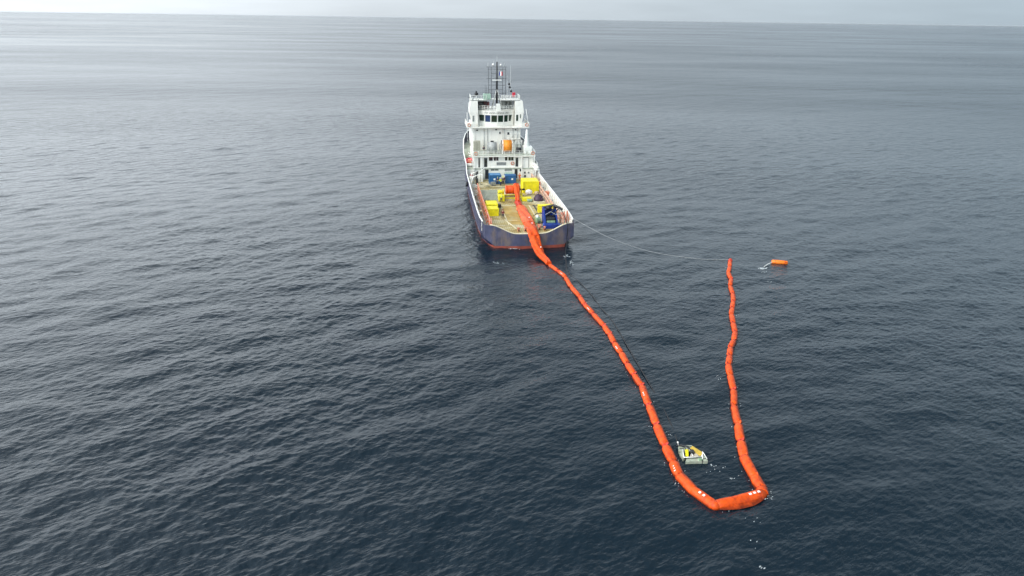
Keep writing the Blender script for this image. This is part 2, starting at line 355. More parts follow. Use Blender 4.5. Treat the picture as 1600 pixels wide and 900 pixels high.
def build_sea():
    fine = np.radians(np.arange(-43, 43.0001, 0.085))
    coarse = np.radians(np.concatenate([np.arange(46, 314.1, 4.0)]))
    ang = np.concatenate([fine, coarse]); na = len(ang)
    rr = [4.0]
    while rr[-1] < 32: rr.append(rr[-1] * 1.18)
    rr[-1] = 32.0
    while rr[-1] < 600: rr.append(rr[-1] + max(0.15, 0.55 * rr[-1] ** 2 / 24800))
    while rr[-1] < 60000: rr.append(rr[-1] * 1.06)
    r = np.array(rr); nr = len(r)
    dr = np.gradient(r)
    Rg, Ag = np.meshgrid(r, ang, indexing='ij')
    Dg = np.repeat(dr[:, None], na, 1)
    X = (Rg * np.sin(Ag)).ravel(); Y = (Rg * np.cos(Ag)).ravel(); D = Dg.ravel()
    cz = np.tile(np.concatenate([np.ones(len(fine)), np.zeros(len(coarse))]), nr)
    near = (Rg.ravel() > 31)
    fa = (1 - sstep(1.2, 3.4, D)) * cz * near; fb = (1 - sstep(0.30, 0.75, D)) * cz * near
    fa = fa.astype(np.float32); fb = fb.astype(np.float32)
    h, dx, dy = water(X, Y, fa, fb)
    co = np.empty((nr * na + 1, 3), np.float32)
    co[:-1, 0] = X + dx; co[:-1, 1] = Y + dy; co[:-1, 2] = h; co[-1] = (0, 0, 0)
    i = np.arange(nr - 1)[:, None]; k = np.arange(na)[None, :]; k2 = (k + 1) % na
    q = np.stack([i * na + k, i * na + k2, (i + 1) * na + k2, (i + 1) * na + k], -1)[..., ::-1].reshape(-1, 4)
    c = nr * na; tri = np.stack([np.full(na, c), np.arange(na), (np.arange(na) + 1) % na], -1)[:, ::-1]
    nq = len(q); ntri = len(tri)
    me = bpy.data.meshes.new('sea')
    me.vertices.add(len(co)); me.vertices.foreach_set('co', co.ravel())
    li = np.concatenate([q.ravel(), tri.ravel()]).astype(np.int32)
    me.loops.add(len(li)); me.loops.foreach_set('vertex_index', li)
    me.polygons.add(nq + ntri)
    ls = np.concatenate([np.arange(nq) * 4, nq * 4 + np.arange(ntri) * 3]).astype(np.int32)
    me.polygons.foreach_set('loop_start', ls)
    me.update(calc_edges=True)
    me.polygons.foreach_set('use_smooth', np.ones(nq + ntri, bool))
    for nm, a in (('fade_a', fa), ('fade_b', fb)):
        at = me.attributes.new(nm, 'FLOAT', 'POINT'); at.data.foreach_set('value', np.append(a, 0).astype(np.float32))
    me.update()
    o = bpy.data.objects.new('sea', me); col.objects.link(o); tag(o, 'dark blue grey open sea with small wind waves', kind='structure')
    me.materials.append(sea_mat())
    return o

def sea_mat():
    m = bpy.data.materials.new('sea_water'); m.use_nodes = True; t = m.node_tree; b = t.nodes['Principled BSDF']
    b.inputs['Base Color'].default_value = (0.005, 0.014, 0.023, 1); b.inputs['Roughness'].default_value = 0.07; b.inputs['IOR'].default_value = 1.333
    geo = N('ShaderNodeNewGeometry', t)
    L = t.links.new
    def math_(op, a, bb=None):
        n = N('ShaderNodeMath', t, operation=op)
        for i, x in enumerate((a, bb)):
            if x is None: continue
            if isinstance(x, (int, float)): n.inputs[i].default_value = x
            else: L(x, n.inputs[i])
        return n.outputs[0]
    # large patches that modulate the ripples (gust streaks)
    mpp = N('ShaderNodeMapping', t); mpp.inputs['Rotation'].default_value = (0, 0, 0.18); mpp.inputs['Scale'].default_value = (0.0035, 0.011, 1)
    L(geo.outputs['Position'], mpp.inputs[0])
    pn = N('ShaderNodeTexNoise', t); pn.inputs['Scale'].default_value = 1.0; pn.inputs['Detail'].default_value = 5; L(mpp.outputs[0], pn.inputs['Vector'])
    pr_ = N('ShaderNodeMapRange', t); pr_.inputs[1].default_value = 0.36; pr_.inputs[2].default_value = 0.64; pr_.inputs[3].default_value = 0.42; pr_.inputs[4].default_value = 1.6
    mp2 = N('ShaderNodeMapping', t); mp2.inputs['Rotation'].default_value = (0, 0, 0.12); mp2.inputs['Scale'].default_value = (0.0007, 0.0018, 1)
    L(geo.outputs['Position'], mp2.inputs[0])
    pn2 = N('ShaderNodeTexNoise', t); pn2.inputs['Scale'].default_value = 1.0; pn2.inputs['Detail'].default_value = 4; L(mp2.outputs[0], pn2.inputs['Vector'])
    L(math_('ADD', math_('MULTIPLY', pn.outputs[0], 0.5), math_('MULTIPLY', pn2.outputs[0], 0.5)), pr_.inputs[0])
    fA = N('ShaderNodeAttribute', t, attribute_name='fade_a'); fB = N('ShaderNodeAttribute', t, attribute_name='fade_b')
    invA = math_('SUBTRACT', 1.0, fA.outputs['Fac']); invB = math_('SUBTRACT', 1.0, fB.outputs['Fac'])
    bands = [  # rot, scale(x along crest, y across), detail, amplitude(m), eps, weight
        (WDIR - PI / 2, (1.2, 2.6), 4.0, 0.12, 0.03, None),
        (WDIR - PI / 2 + 0.1, (0.24, 0.50), 5.0, 0.70, 0.10, invB),
        (WDIR - PI / 2 - 0.1, (0.04, 0.085), 3.0, 1.5, 0.8, invA)]
    gx = gy = None
    for rot, (sx_, sy_), det, amp, eps, wt in bands:
        hs = []
        for off in ((0, 0), (eps, 0), (0, eps)):
            ad = N('ShaderNodeVectorMath', t, operation='ADD'); ad.inputs[1].default_value = (off[0], off[1], 0); L(geo.outputs['Position'], ad.inputs[0])
            mul = N('ShaderNodeVectorMath', t, operation='MULTIPLY'); mul.inputs[1].default_value = (1, 1, 0); L(ad.outputs[0], mul.inputs[0])
            vr = N('ShaderNodeVectorRotate', t, rotation_type='Z_AXIS'); vr.inputs['Angle'].default_value = -rot; L(mul.outputs[0], vr.inputs['Vector'])
            sc2 = N('ShaderNodeVectorMath', t, operation='MULTIPLY'); sc2.inputs[1].default_value = (sx_, sy_, 1); L(vr.outputs[0], sc2.inputs[0])
            nn = N('ShaderNodeTexNoise', t); nn.inputs['Scale'].default_value = 1; nn.inputs['Detail'].default_value = det; nn.inputs['Roughness'].default_value = 0.52
            L(sc2.outputs[0], nn.inputs['Vector']); hs.append(nn.outputs[0])
        dxn = math_('MULTIPLY', math_('SUBTRACT', hs[1], hs[0]), amp / eps)
        dyn = math_('MULTIPLY', math_('SUBTRACT', hs[2], hs[0]), amp / eps)
        if wt is not None: dxn = math_('MULTIPLY', dxn, wt); dyn = math_('MULTIPLY', dyn, wt)
        gx = dxn if gx is None else math_('ADD', gx, dxn); gy = dyn if gy is None else math_('ADD', gy, dyn)
    gx = math_('MULTIPLY', gx, pr_.outputs[0]); gy = math_('MULTIPLY', gy, pr_.outputs[0])
    cb = N('ShaderNodeCombineXYZ', t); L(gx, cb.inputs[0]); L(gy, cb.inputs[1])
    sb = N('ShaderNodeVectorMath', t, operation='SUBTRACT'); L(geo.outputs['Normal'], sb.inputs[0]); L(cb.outputs[0], sb.inputs[1])
    nm = N('ShaderNodeVectorMath', t, operation='NORMALIZE'); L(sb.outputs[0], nm.inputs[0])
    L(nm.outputs[0], b.inputs['Normal'])
    L(math_('ADD', math_('MULTIPLY', math_('MULTIPLY', invA, 0.17), math_('ADD', math_('MULTIPLY', pr_.outputs[0], 0.4), 0.6)), 0.07), b.inputs['Roughness'])
    return m
build_sea()

# ================================================================== THE SHIP
ship = empty('supply_ship', 'offshore supply ship with navy hull, white superstructure and wooden aft deck', 'ship')
DZ = 2.4
def top_z(x):
    a = abs(x); t = max(0.0, min(1.0, (a - 2.2) / 4.6)); return 2.55 + (4.05 - 2.55) * (t * t * (3 - 2 * t))
# stations: y, half beam top, top z, half beam at z 1.6, half waterline, half keel
ST = [(0, 7.65, 4.05, 7.65, 6.1, 5.4), (2.0, 7.9, 4.1, 7.85, 6.9, 6.0), (5, 8.12, 4.1, 8.05, 7.6, 7.0), (10, 8.2, 4.1, 8.15, 7.95, 7.6),
      (20, 8.2, 4.1, 8.15, 8.0, 7.8), (30, 8.15, 4.1, 8.1, 8.0, 7.8), (40, 8.1, 4.15, 8.05, 7.95, 7.7), (42.2, 8.1, 6.0, 8.0, 7.9, 7.6),
      (48, 8.05, 6.2, 7.8, 7.6, 7.2), (53.8, 7.95, 6.35, 7.4, 7.0, 6.4), (54.2, 7.95, 7.9, 7.4, 7.0, 6.4), (60, 7.6, 8.4, 6.5, 5.8, 5.0),
      (66, 6.7, 8.9, 4.9, 4.0, 3.0), (70, 5.5, 9.3, 3.4, 2.6, 1.7), (73.5, 3.6, 9.7, 1.8, 1.2, 0.6), (76, 0.3, 10.0, 0.1, 0.1, 0.05)]
ZC = 0.45
hull = MB(); boot = MB()
for sgn in (-1, 1):
    rows = []; rb = []
    for y, bt, zt, bm_, bw, bk in ST:
        zc_ = ZC if y < 6 else .34
        rows.append([(sgn * bw, y, zc_), (sgn * bm_, y, 1.6), (sgn * (bm_ + (bt - bm_) * 0.5), y, (1.6 + zt) / 2), (sgn * bt, y, zt)])
        rb.append([(sgn * bk, y, -2.5), (sgn * bw * 0.985, y, -0.2), (sgn * bw, y, zc_)])
    hull.grid(rows, False); boot.grid(rb, False)
sq = MB()
for sgn in (-1, 1):
    sq.grid([[(sgn * 6.0, 0.02, .30), (sgn * 7.68, 0.02, 1.72)], [(sgn * 6.95, 2.0, .2), (sgn * 7.92, 2.0, 1.6)], [(sgn * 7.68, 5.0, .2), (sgn * 8.1, 5.0, 1.35)]])
sq.build_each('stern_quarter_shade', 'darknavy', ship)  # darker sheet over the hull where it curves under, its shade painted in
hull_o = hull.build('hull', 'navy', ship)
boot.build('boot_topping', 'boot', ship, label='red band of bottom paint along the waterline')
# transom, curved outwards in plan, its top edge swept down to the deck amidships
tr = MB(); trb = MB(); cap = MB()
xs = [-7.65 + 15.3 * i / 36 for i in range(37)]
ty = lambda x: -0.9 * (1 - (x / 7.65) ** 2)
def zb(x): return ZC if abs(x) < 6.0 else ZC + (1.75 - ZC) * (abs(x) - 6.0) / 1.65
tr.grid([[(x, ty(x), zb(x)) for x in xs], [(x, ty(x), (zb(x) + top_z(x)) / 2) for x in xs], [(x, ty(x), top_z(x)) for x in xs],
         [(x, ty(x) + 0.22, top_z(x)) for x in xs], [(x, ty(x) + 0.22, min(2.2, top_z(x) - .1)) for x in xs]])
tr.build('transom', 'transom', ship)
xb = [-6.1 + 12.2 * i / 24 for i in range(25)]
trb.grid([[(x, ty(x) + .3, -2.5) for x in xb], [(x, ty(x), -0.2) for x in xb], [(x, ty(x), ZC) for x in xb]])
trb.build('transom_boot_topping', 'boot', ship)
cap.tube([(x, ty(x) + 0.11, top_z(x) + 0.03) for x in xs if abs(x) < 6.9], 0.12, 6)
cap.build('stern_rail', 'cream', ship, label='cream capping that dips along the stern edge')
# rubbing strakes
st = MB()
for sgn in (-1, 1):
    st.tube([(sgn * (ST[i][3] + 0.05), ST[i][0], 2.0) for i in range(1, 11)], 0.13, 6)
    st.tube([(sgn * (ST[i][1] + 0.02), ST[i][0], 3.1) for i in range(1, 7)], 0.08, 6)
st.build_each('rubbing_strake', 'darknavy', ship)
# inner skins and cap rails of the bulwarks
inn = MB(); capr = MB(); bowin = MB()
for sgn in (-1, 1):
    inn.grid([[(sgn * (y_[1] - 0.14), y_[0], y_[2]), (sgn * (y_[1] - 0.16), y_[0], 2.38)] for y_ in ST[1:7]])
    inn.grid([[(sgn * (y_[1] - 0.14), y_[0], y_[2]), (sgn * (y_[1] - 0.16), y_[0], 4.9)] for y_ in ST[7:10]])
    bowin.grid([[(sgn * max(.1, y_[1] - 0.14), y_[0], y_[2]), (sgn * max(.1, y_[1] - 0.3), y_[0], 7.0)] for y_ in ST[10:]])
    capr.tube([(sgn * (y_[1] - 0.07), y_[0], y_[2] + 0.04) for y_ in ST[1:]], 0.13, 6)
inn.build_each('bulwark', 'white', ship); bowin.build_each('bow_bulwark', 'darknavy', ship)
capr.build_each('cap_rail', 'white2', ship)
stays = MB()
for sgn in (-1, 1):
    for i in range(20):
        y = 2.2 + i * 2.0
        stays.poly([(sgn * 8.0, y, 4.0), (sgn * 7.5, y, 2.42), (sgn * 8.0, y, 2.42)], (0, 0.14, 0))
stays.build_each('bulwark_stay', 'white', ship)
# decks
dk = MB()
dk.grid([[(-6.3, ty(-6.3) + .2, DZ), (-3, ty(-3) + .2, DZ), (0, -.7, DZ), (3, ty(3) + .2, DZ), (6.3, ty(6.3) + .2, DZ)], [(-6.3, 42, DZ), (-3, 42, DZ), (0, 42, DZ), (3, 42, DZ), (6.3, 42, DZ)]])
dk.build('working_deck', 'wood', ship)
wk = MB()
for sgn in (-1, 1):
    wk.grid([[(sgn * 6.3, 0.1 if y == 0.0 else y, DZ + .004), (sgn * (bt - .1), y + (0.1 if y == 0 else 0), DZ + .004)] for y, bt, *_ in [(s_[0], s_[1]) for s_ in ST[:8]]])
wk.build('side_walkway', 'walk', ship)
fd = MB().box(-7.9, 7.9, 42, 53.9, 4.7, 4.9)
fd.build('side_deck', 'pale', ship)
fd2 = MB(); fd2.grid([[(-(y_[1] - .15), y_[0], 7.05), ((y_[1] - .15), y_[0], 7.05)] for y_ in ST[10:]]); fd2.box(-7.8, 7.8, 53.95, 54.2, 4.9, 7.05)
fd2.build('forecastle_deck', 'pale', ship)
bh = MB().box(-7.95, -6.3, 41.9, 42.1, 2.4, 4.7); bh.box(7.2, 7.95, 41.9, 42.1, 2.4, 4.7); bh.build_each('deck_step_bulkhead', 'white', ship)
plate = MB().box(-2.8, 2.6, 5.1, 18.4, DZ + .004, DZ + .02); plate.build('deck_plate', 'mat', ship, label='worn ochre plate let into the middle of the aft deck')
ln = MB()
ln.box(-6.0, -1.0, 5.0, 5.22, DZ + .024, DZ + .04); ln.box(-2.95, -2.8, 5.3, 18.4, DZ + .024, DZ + .04); ln.box(2.6, 2.8, 5.3, 18.4, DZ + .024, DZ + .04)
ln.box(-6.0, -1.0, 8.0, 8.15, DZ + .024, DZ + .04); ln.box(-2.8, 2.6, 18.42, 18.6, DZ + .024, DZ + .04)
ln.build('deck_marking', 'cream', ship)
ht = MB()
for i in range(12): ht.box(-5.9 + i * .32, -5.9 + i * .32 + .16, 22.5, 31.5, DZ + .01, DZ + .16)
ht.box(-6.0, -2.05, 22.3, 31.7, DZ + .004, DZ + .03)
ht.build('ribbed_hatch', mat('grey_green_hatch_paint', (0.36, 0.38, 0.31), 0.6, 0.2, 1), ship)
# cargo rails
for sgn, mm, y0, y1 in ((-1, 'rail', 2.5, 31), (1, 'railpale', 3.5, 40)):
    c_ = MB(); x = sgn * 6.42
    c_.box(x - .09, x + .09, y0, y1, 3.9, 4.12); c_.box(x - .1, x + .1, y0, y1, 3.05, 3.2)
    y = y0
    while y <= y1: c_.box(x - .13, x + .13, y, y + .18, 2.4, 3.85); y += 2.4
    c_.build('cargo_rail', mm, ship, label=('orange painted cargo rail down the port side' if sgn < 0 else 'worn pinkish cargo rail down the starboard side'))
ob = MB()
for x, y in ((7.2, 34.5), (7.5, 25.3), (7.3, 8.6)): ob.bbox(x - .35, x + .35, y - .6, y + .6, 2.42, 3.5, .1)
ob.build_each('deck_locker', 'rail', ship)
oc = MB()
for (x, y) in ((6.5, 3.6), (7.2, 4.2)): oc.tube([(x, y, 2.4), (x + .25, y + .8, 4.9)], .1, 6); oc.tube([(x + .6, y, 2.4), (x + .25, y + .8, 4.9)], .1, 6)
oc.build_each('stern_frame', 'rail', ship); 
of = MB(); of.tube([(-6.6, 1.6, 2.4), (-6.5, 2.4, 4.6)], .1, 6); of.tube([(-6.2, 1.6, 2.4), (-6.3, 2.4, 4.6)], .1, 6); of.build_each('stern_frame', 'rail', ship)
for (x, y) in ((-1.7, 1.3), (-0.55, 1.3), (2.0, 1.9), (2.9, 1.7)):
    b_ = MB(); b_.cyl((x, y, DZ + .3), (0, 0, 1), .18, .6, 10); b_.cyl((x, y, DZ + .62), (0, 0, 1), .26, .1, 10)
    t_ = b_.build('tow_pin', 'rail', ship); d_ = MB().cyl((x, y - .3, DZ + .3), (0, 1, 0), .14, .2, 8); d_.build('roller', 'black', t_)

# --- house 1 (aft face at y 42)
def block(name, x0, x1, y0, y1, z0, z1, m='white', b=.06, parent=ship, label=None):
    return MB().bbox(x0, x1, y0, y1, z0, z1, b).build(name, m, parent, label=label)
h1 = block('lower_deckhouse', -6.25, 7.15, 42.15, 56, 2.3, 7.55)
slab = MB().box(-6.6, 7.5, 41.55, 50.0, 7.56, 7.78).build('winch_deck', 'white', ship)
slabtop = MB().box(-6.45, 7.35, 41.7, 49.4, 7.784, 7.80).build('deck_coating', 'pale', slab)
belt = MB().box(-6.3, 4.6, 41.9, 42.16, 5.0, 5.12); belt.build('ledge', 'white', h1)
OPEN = [('window',-2.94,-2.08,6.6,7.42),('window',-1.86,-0.79,6.6,7.42),('window',0.66,1.23,6.6,7.42),('window',1.46,2.61,6.6,7.42),
 ('vent_grille',-1.21,0.96,5.56,6.26),('door',-4.02,-3.30,5.2,7.25),('door',3.07,3.70,5.2,7.25),
 ('hatch_door',4.68,6.09,4.75,7.3),('door',-3.81,-3.01,2.5,4.85),('window',-2.51,-0.77,4.38,4.92),('vent_grille',0.61,2.28,4.25,4.95),('door',2.88,3.59,2.5,4.9),
 ('window',4.04,4.47,4.1,4.65),('window',5.08,5.43,3.59,4.05),('vent_grille',5.88,6.31,3.58,4.01),('window',5.10,5.52,2.7,3.3),('opening',-5.32,-4.95,4.96,7.3)]
def opening(parent, nm, x0, x1, z0, z1, y, pane='glassgrey', fr=.07, frm='white2'):
    f = MB()
    f.box(x0 - fr, x0, y - .06, y + .05, z0 - fr, z1 + fr); f.box(x1, x1 + fr, y - .06, y + .05, z0 - fr, z1 + fr)
    f.box(x0, x1, y - .06, y + .05, z0 - fr, z0); f.box(x0, x1, y - .06, y + .05, z1, z1 + fr)
    fo = f.build(nm, frm, parent)
    if nm == 'vent_grille':
        g = MB(); n = 5
        for i in range(n): zz = z0 + (z1 - z0) * (i + .15) / n; g.poly([(x0, y - .04, zz), (x1, y - .04, zz), (x1, y, zz + .1), (x0, y, zz + .1)], (0, .02, .0))
        g.box(x0, x1, y - .004, y + .03, z0, z1); g.build('louvre', 'greypanel', fo)
    elif nm == 'hatch_door':
        g = MB().bbox(x0 + .08, x1 - .08, y - .05, y + .02, z0 + .08, z1 - .08, .03); g.build('door_leaf', 'white2', fo)
        g = MB().box(x0, x1, y - .012, y - .004, z0, z1); g.build('seal', 'dark', fo)
    elif nm == 'door':
        g = MB().box(x0, x1, y - .02, y + .03, z0, z1); g.build('doorway', 'dark', fo)
        g = MB().box(x0 + .1, x1 - .1, y - .05, y - .02, z0 + .9, z1 - .5); g.build('pane', 'glassgrey', fo)
    else:
        g = MB().box(x0, x1, y - .02, y + .03, z0, z1); g.build('pane', pane, fo)
        if x1 - x0 > .9 and nm == 'window':
            g = MB().box((x0 + x1) / 2 - .03, (x0 + x1) / 2 + .03, y - .045, y - .02, z0, z1); g.build('mullion', 'white2', fo)
    return fo
for o_ in OPEN: opening(h1, o_[0], *o_[1:], 42.15)
# columns and stair on the aft face
cl = MB()
for x in (-6.35, -4.6, 4.45, 7.25): cl.box(x - .1, x + .1, 41.6, 41.8, 2.4, 7.56)
cl.build_each('deck_pillar', 'white2', ship)
def railing(name, path, h=1.05, step=1.2, m='white2', r=.035, parent=ship, rails=3):
    b = MB(); P = [Vector(p) for p in path]
    for k in range(rails): b.tube([p + Vector((0, 0, h * (k + 1) / rails)) for p in P], r, 5)
    for a, c in zip(P[:-1], P[1:]):
        n = max(1, int(round((c - a).length / step)))
        for i in range(n + 1): q = a.lerp(c, i / n); b.tube([q, q + Vector((0, 0, h))], r, 5)
    return b.build(name, m, parent)
railing('winch_deck_railing', [(-6.5, 49, 7.79), (-6.5, 41.65, 7.79), (7.4, 41.65, 7.79), (7.4, 49, 7.79)], r=.04)
railing('side_deck_railing', [(-6.35, 42.2, 4.9), (-7.9, 42.3, 4.9)], r=.05)
railing('side_deck_railing', [(7.2, 42.2, 4.9), (7.9, 42.3, 4.9)], r=.05)

# --- house 2
h2 = block('upper_deckhouse', -5.95, 5.1, 49.2, 63, 7.4, 12.85)
for x, z0, z1 in ((-1.9, 8.0, 9.9), (0.55, 8, 10)): opening(h2, 'door', x, x + .75, z0, z1, 49.2)
opening(h2, 'window', 2.0, 2.5, 11.2, 11.8, 49.2); opening(h2, 'window', 0.1, 0.45, 11.4, 11.9, 49.2)
rib = MB()
for x in (-5.6, 1.35, 5.0): rib.box(x - .06, x + .06, 49.05, 49.2, 7.8, 12.85)
rib.build_each('wall_stiffener', 'white2', h2)
lad = MB()
for dx in (0, .45): lad.tube([(0.9 + dx, 49.0, 7.8), (0.9 + dx, 49.0, 13.2)], .03, 5)
for i in range(17): lad.tube([(0.9, 49.0, 8 + i * .3), (1.35, 49.0, 8 + i * .3)], .02, 4)
lad.build('ladder', 'grey', ship)
bs = MB(); bs.poly([(-7.35, 48.3, 12.86), (7.0, 48.3, 12.86), (7.0, 57, 12.86), (-7.35, 57, 12.86)], (0, 0, .2)); bs.build('bridge_deck', 'white', ship)
ww = MB()
ww.box(-7.35, -7.27, 48.3, 56, 13.06, 14.05); ww.box(-7.27, -5.4, 48.3, 48.38, 13.06, 13.95); ww.box(6.92, 7.0, 48.3, 56, 13.06, 14.05); ww.box(5.2, 6.92, 48.3, 48.38, 13.06, 13.95)
ww.build_each('bridge_wing_bulwark', 'white', ship)
railing('bridge_deck_railing', [(-5.4, 48.34, 13.06), (5.2, 48.34, 13.06)], h=.95, r=.02, rails=2)
wp = MB(); wp.tube([(-7.3, 48.5, 10.0), (-7.3, 48.5, 16.4)], .06, 6); wp.tube([(-7.0, 48.6, 16.3), (-6.9, 49.5, 18.5)], .05, 6); wp.tube([(6.9, 48.6, 13), (6.3, 49.5, 17)], .05, 6); wp.build_each('wing_post', 'white2', ship)
# wheelhouse with a curved aft front of leaning windows
wh = MB()
pts = [-5.0, -4.55, -3.15, -1.79, -0.27, 1.17, 2.28, 3.3, 3.7]
yb_ = lambda x: 49.3 + 0.105 * (x + .28) ** 2
rows = []
for zz, lean in ((13.06, .35), (14.0, .2), (15.7, -.05), (16.5, -.1)):
    rows.append([(x, yb_(x) + lean, zz) for x in pts])
wh.grid(rows)
wh.bbox(-5.3, 4.2, 51.6, 57.5, 13.06, 16.5, .05)
wh.poly([(x, yb_(x) - .1, 16.5) for x in pts] + [(4.2, 57.5, 16.5), (-5.3, 57.5, 16.5), (-5.3, 51, 16.5)], (0, 0, .12))
wh_o = wh.build('wheelhouse', 'white', ship)
for i in range(1, 7):
    x0, x1 = pts[i] + .11, pts[i + 1] - .11
    zl = 14.05 + (.12 if i in (1, 6) else 0)
    q = lambda x, z, o: (x, yb_(x) + .2 + (z - 14.0) / 1.7 * -.25 - o, z)
    xa, xc = (x0 + (.25 if i == 1 else 0)), (x1 - (.25 if i == 6 else 0))
    f = MB()
    for (p_, q_) in (((x0 - .04, 15.65), (x1 + .04, 15.65)), ((xa, zl - .03), (xc, zl - .03)), ((x0 - .04, 15.65), (xa - .03, zl)), ((x1 + .04, 15.65), (xc + .03, zl))):
        f.tube([q(p_[0], p_[1], .03), q(q_[0], q_[1], .03)], .045, 4, smooth=False)
    fo = f.build('wheelhouse_window', 'white2', wh_o)
    g = MB().poly([q(xa, zl, .012), q(xc, zl, .012), q(x1, 15.62, .012), q(x0, 15.62, .012)], (0, .008, 0))
    g.build('pane', 'glassblue' if i == 2 else 'glass', fo)
lt = MB(); x = -3.2
random.seed(3)
for wlen in (4, 7, 9, 4):                                   # illegible small dark lettering over the windows
    for k in range(wlen):
        y = yb_(x) - .14
        lt.box(x, x + .04, y, y + .02, 16.0, 16.28); lt.box(x + .04, x + .15, y, y + .02, 16.22 if k % 2 else 16.0, 16.28 if k % 2 else 16.06)
        if k % 3 == 1: lt.box(x + .13, x + .17, y, y + .02, 16.0, 16.2)
        x += .205
    x += .22
lt.build('name_lettering', 'dark', wh_o)
# funnel casings either side
for nm, x0, x1, xo in (('funnel_casing', -6.35, -4.75, -.35), ('funnel_casing', 3.85, 5.6, .25)):
    fn = MB()
    ax0, ax1 = (x0, x1)
    lo = [(x0 + (.5 if x0 < 0 else 0), 49.6, 13.06), (x1 + (0 if x0 < 0 else -.3), 49.6, 13.06), (x1 + (0 if x0 < 0 else -.3), 53.5, 13.06), (x0 + (.5 if x0 < 0 else 0), 53.5, 13.06)]
    mid = [(x0 + (xo if x0 < 0 else 0), 49.6, 16.3), (x1 + (xo if x0 > 0 else 0), 49.6, 16.3), (x1 + (xo if x0 > 0 else 0), 53.5, 16.3), (x0 + (xo if x0 < 0 else 0), 53.5, 16.3)]
    hi = [(x0, 50.0, 18.7), (x1, 50.0, 18.7), (x1, 53.5, 18.7), (x0, 53.5, 18.7)]
    fn.grid([lo, mid, hi], closed=True); fn.add(hi, [(0, 1, 2, 3)])
    fo = fn.build(nm, 'white', ship)
    if x0 > 0:
        opening(fo, 'window', 4.05, 4.55, 14.3, 15.7, 49.6, 'glass'); opening(fo, 'window', 4.95, 5.15, 14.9, 15.8, 49.6, 'glass', .04)
    else:
        opening(fo, 'vent_grille', -6.0, -5.6, 14.2, 15.5, 49.6)
        MB().tube([(-5.9, 50.4, 18.6), (-5.9, 50.4, 19.6)], .22, 10).build('exhaust_pipe', 'grey', fo)
# roof deck and top platform
railing('wheelhouse_roof_railing', [(-4.7, 51.3, 16.62), (-3.2, 49.95, 16.62), (-1.8, 49.4, 16.62), (1.2, 49.4, 16.62), (2.4, 49.9, 16.62), (3.6, 51.0, 16.62)], r=.04, step=.7)
tp = MB().box(-6.4, -2.6, 50.6, 54.4, 18.7, 18.84); tp.box(.6, 5.1, 50.6, 54.4, 18.7, 18.84); tp.box(-2.6, .6, 52.4, 54.4, 18.7, 18.84)
tp.build('top_platform', 'white', ship)
railing('top_platform_railing', [(-6.3, 54.3, 18.84), (-6.3, 50.7, 18.84), (-2.7, 50.7, 18.84)], r=.035)
railing('top_platform_railing', [(.7, 50.7, 18.84), (5.0, 50.7, 18.84), (5.0, 54.3, 18.84)], r=.045, rails=4)
ub = MB().box(-4.7, -2.4, 52.6, 54.3, 16.62, 18.6); ub.tube([(-4.6, 51.2, 18.9), (-2.9, 51.6, 17.4)], .14, 6); ub.tube([(-3.6, 51.2, 17.0), (-2.2, 51.6, 18.5)], .1, 6)
ub.tube([(-5.0, 50.9, 18.4), (-2.4, 50.9, 17.4)], .16, 6); ub.build('dark_machinery', 'dark', ship)  # dark block and slanting bars filling the open space under the platform
MB().box(-3.2, -1.9, 51.9, 52.5, 16.9, 18.3).build('fan_housing', mat('dull_dark_red_paint', (0.11, 0.03, 0.03), .6, .3), ship)
mdk = MB().box(1.3, 1.75, 51.9, 52.3, 16.62, 18.6); mdk.box(2.3, 2.6, 51.9, 52.3, 16.62, 18.6); mdk.box(3.1, 3.4, 51.9, 52.3, 16.62, 18.6); mdk.box(.7, 3.6, 52.6, 54.2, 16.62, 18.65); mdk.build('platform_support', 'greypanel', ship)
MB().bbox(-3.3, -1.6, 51.6, 53, 18.86, 20.1).build('equipment_box', 'teal', ship)
MB().bbox(-.45, .5, 50.4, 51.3, 16.62, 18.0).build('mast_foot', 'white2', ship)
# mast
mast = MB().tube([(-.14, 52.4, 16.6), (-.14, 52.4, 23), (-.14, 52.4, 27.1)], [.26, .22, .14], 8).build('mast', 'black', ship)
la = MB()
for x, z0, z1 in ((-2.05, 18.9, 25.9), (-1.4, 18.9, 26.0), (1.2, 18.9, 25.9), (1.85, 18.9, 25.9)): la.tube([(x, 52.4, z0), (x, 52.4, z1)], .045, 5)
for z, x0, x1 in ((26.0, -2.5, 2.2), (25.5, -2.2, 1.9), (24.6, -1.5, -.1), (23.5, -2.5, 2.1), (22.7, -1.5, 1.3), (22.0, -2.1, 1.9), (21.0, -2.1, 1.3), (20.2, -3, 1.9), (19.6, -2.1, 2)): la.tube([(x0, 52.4, z), (x1, 52.4, z)], .04, 5)
for x in (-2.8, -2.5): la.tube([(x, 52.6, 18.9), (x, 52.6, 22)], .03, 4)
la.build('mast_lattice', 'dark', mast)
lg = MB()
for x, y in ((-1.3, 51.0), (1.1, 51.0), (-1.2, 54), (1.0, 54)): lg.tube([(-.14, 52.4, 21.4), (x, y, 16.62)], .09, 6)
lg.build_each('mast_leg', 'grey', mast)
an = MB()
for x, y, z0, z1 in ((-.14, 52.4, 27, 28.4), (-.9, 52.4, 26, 27.2), (.8, 52.4, 26, 27.0), (3.1, 53, 18.9, 26.2), (-2.2, 52.4, 26, 26.9), (1.5, 52.4, 26, 26.8), (2.5, 54, 18.9, 24)): an.tube([(x, y, z0), (x, y, z1)], [.03, .015], 4)
an.build_each('whip_antenna', 'white2', mast)
rd = MB().bbox(-1.2, .9, 52.0, 52.2, 23.05, 23.22, .04); rd.build('radar_scanner', 'white2', mast)
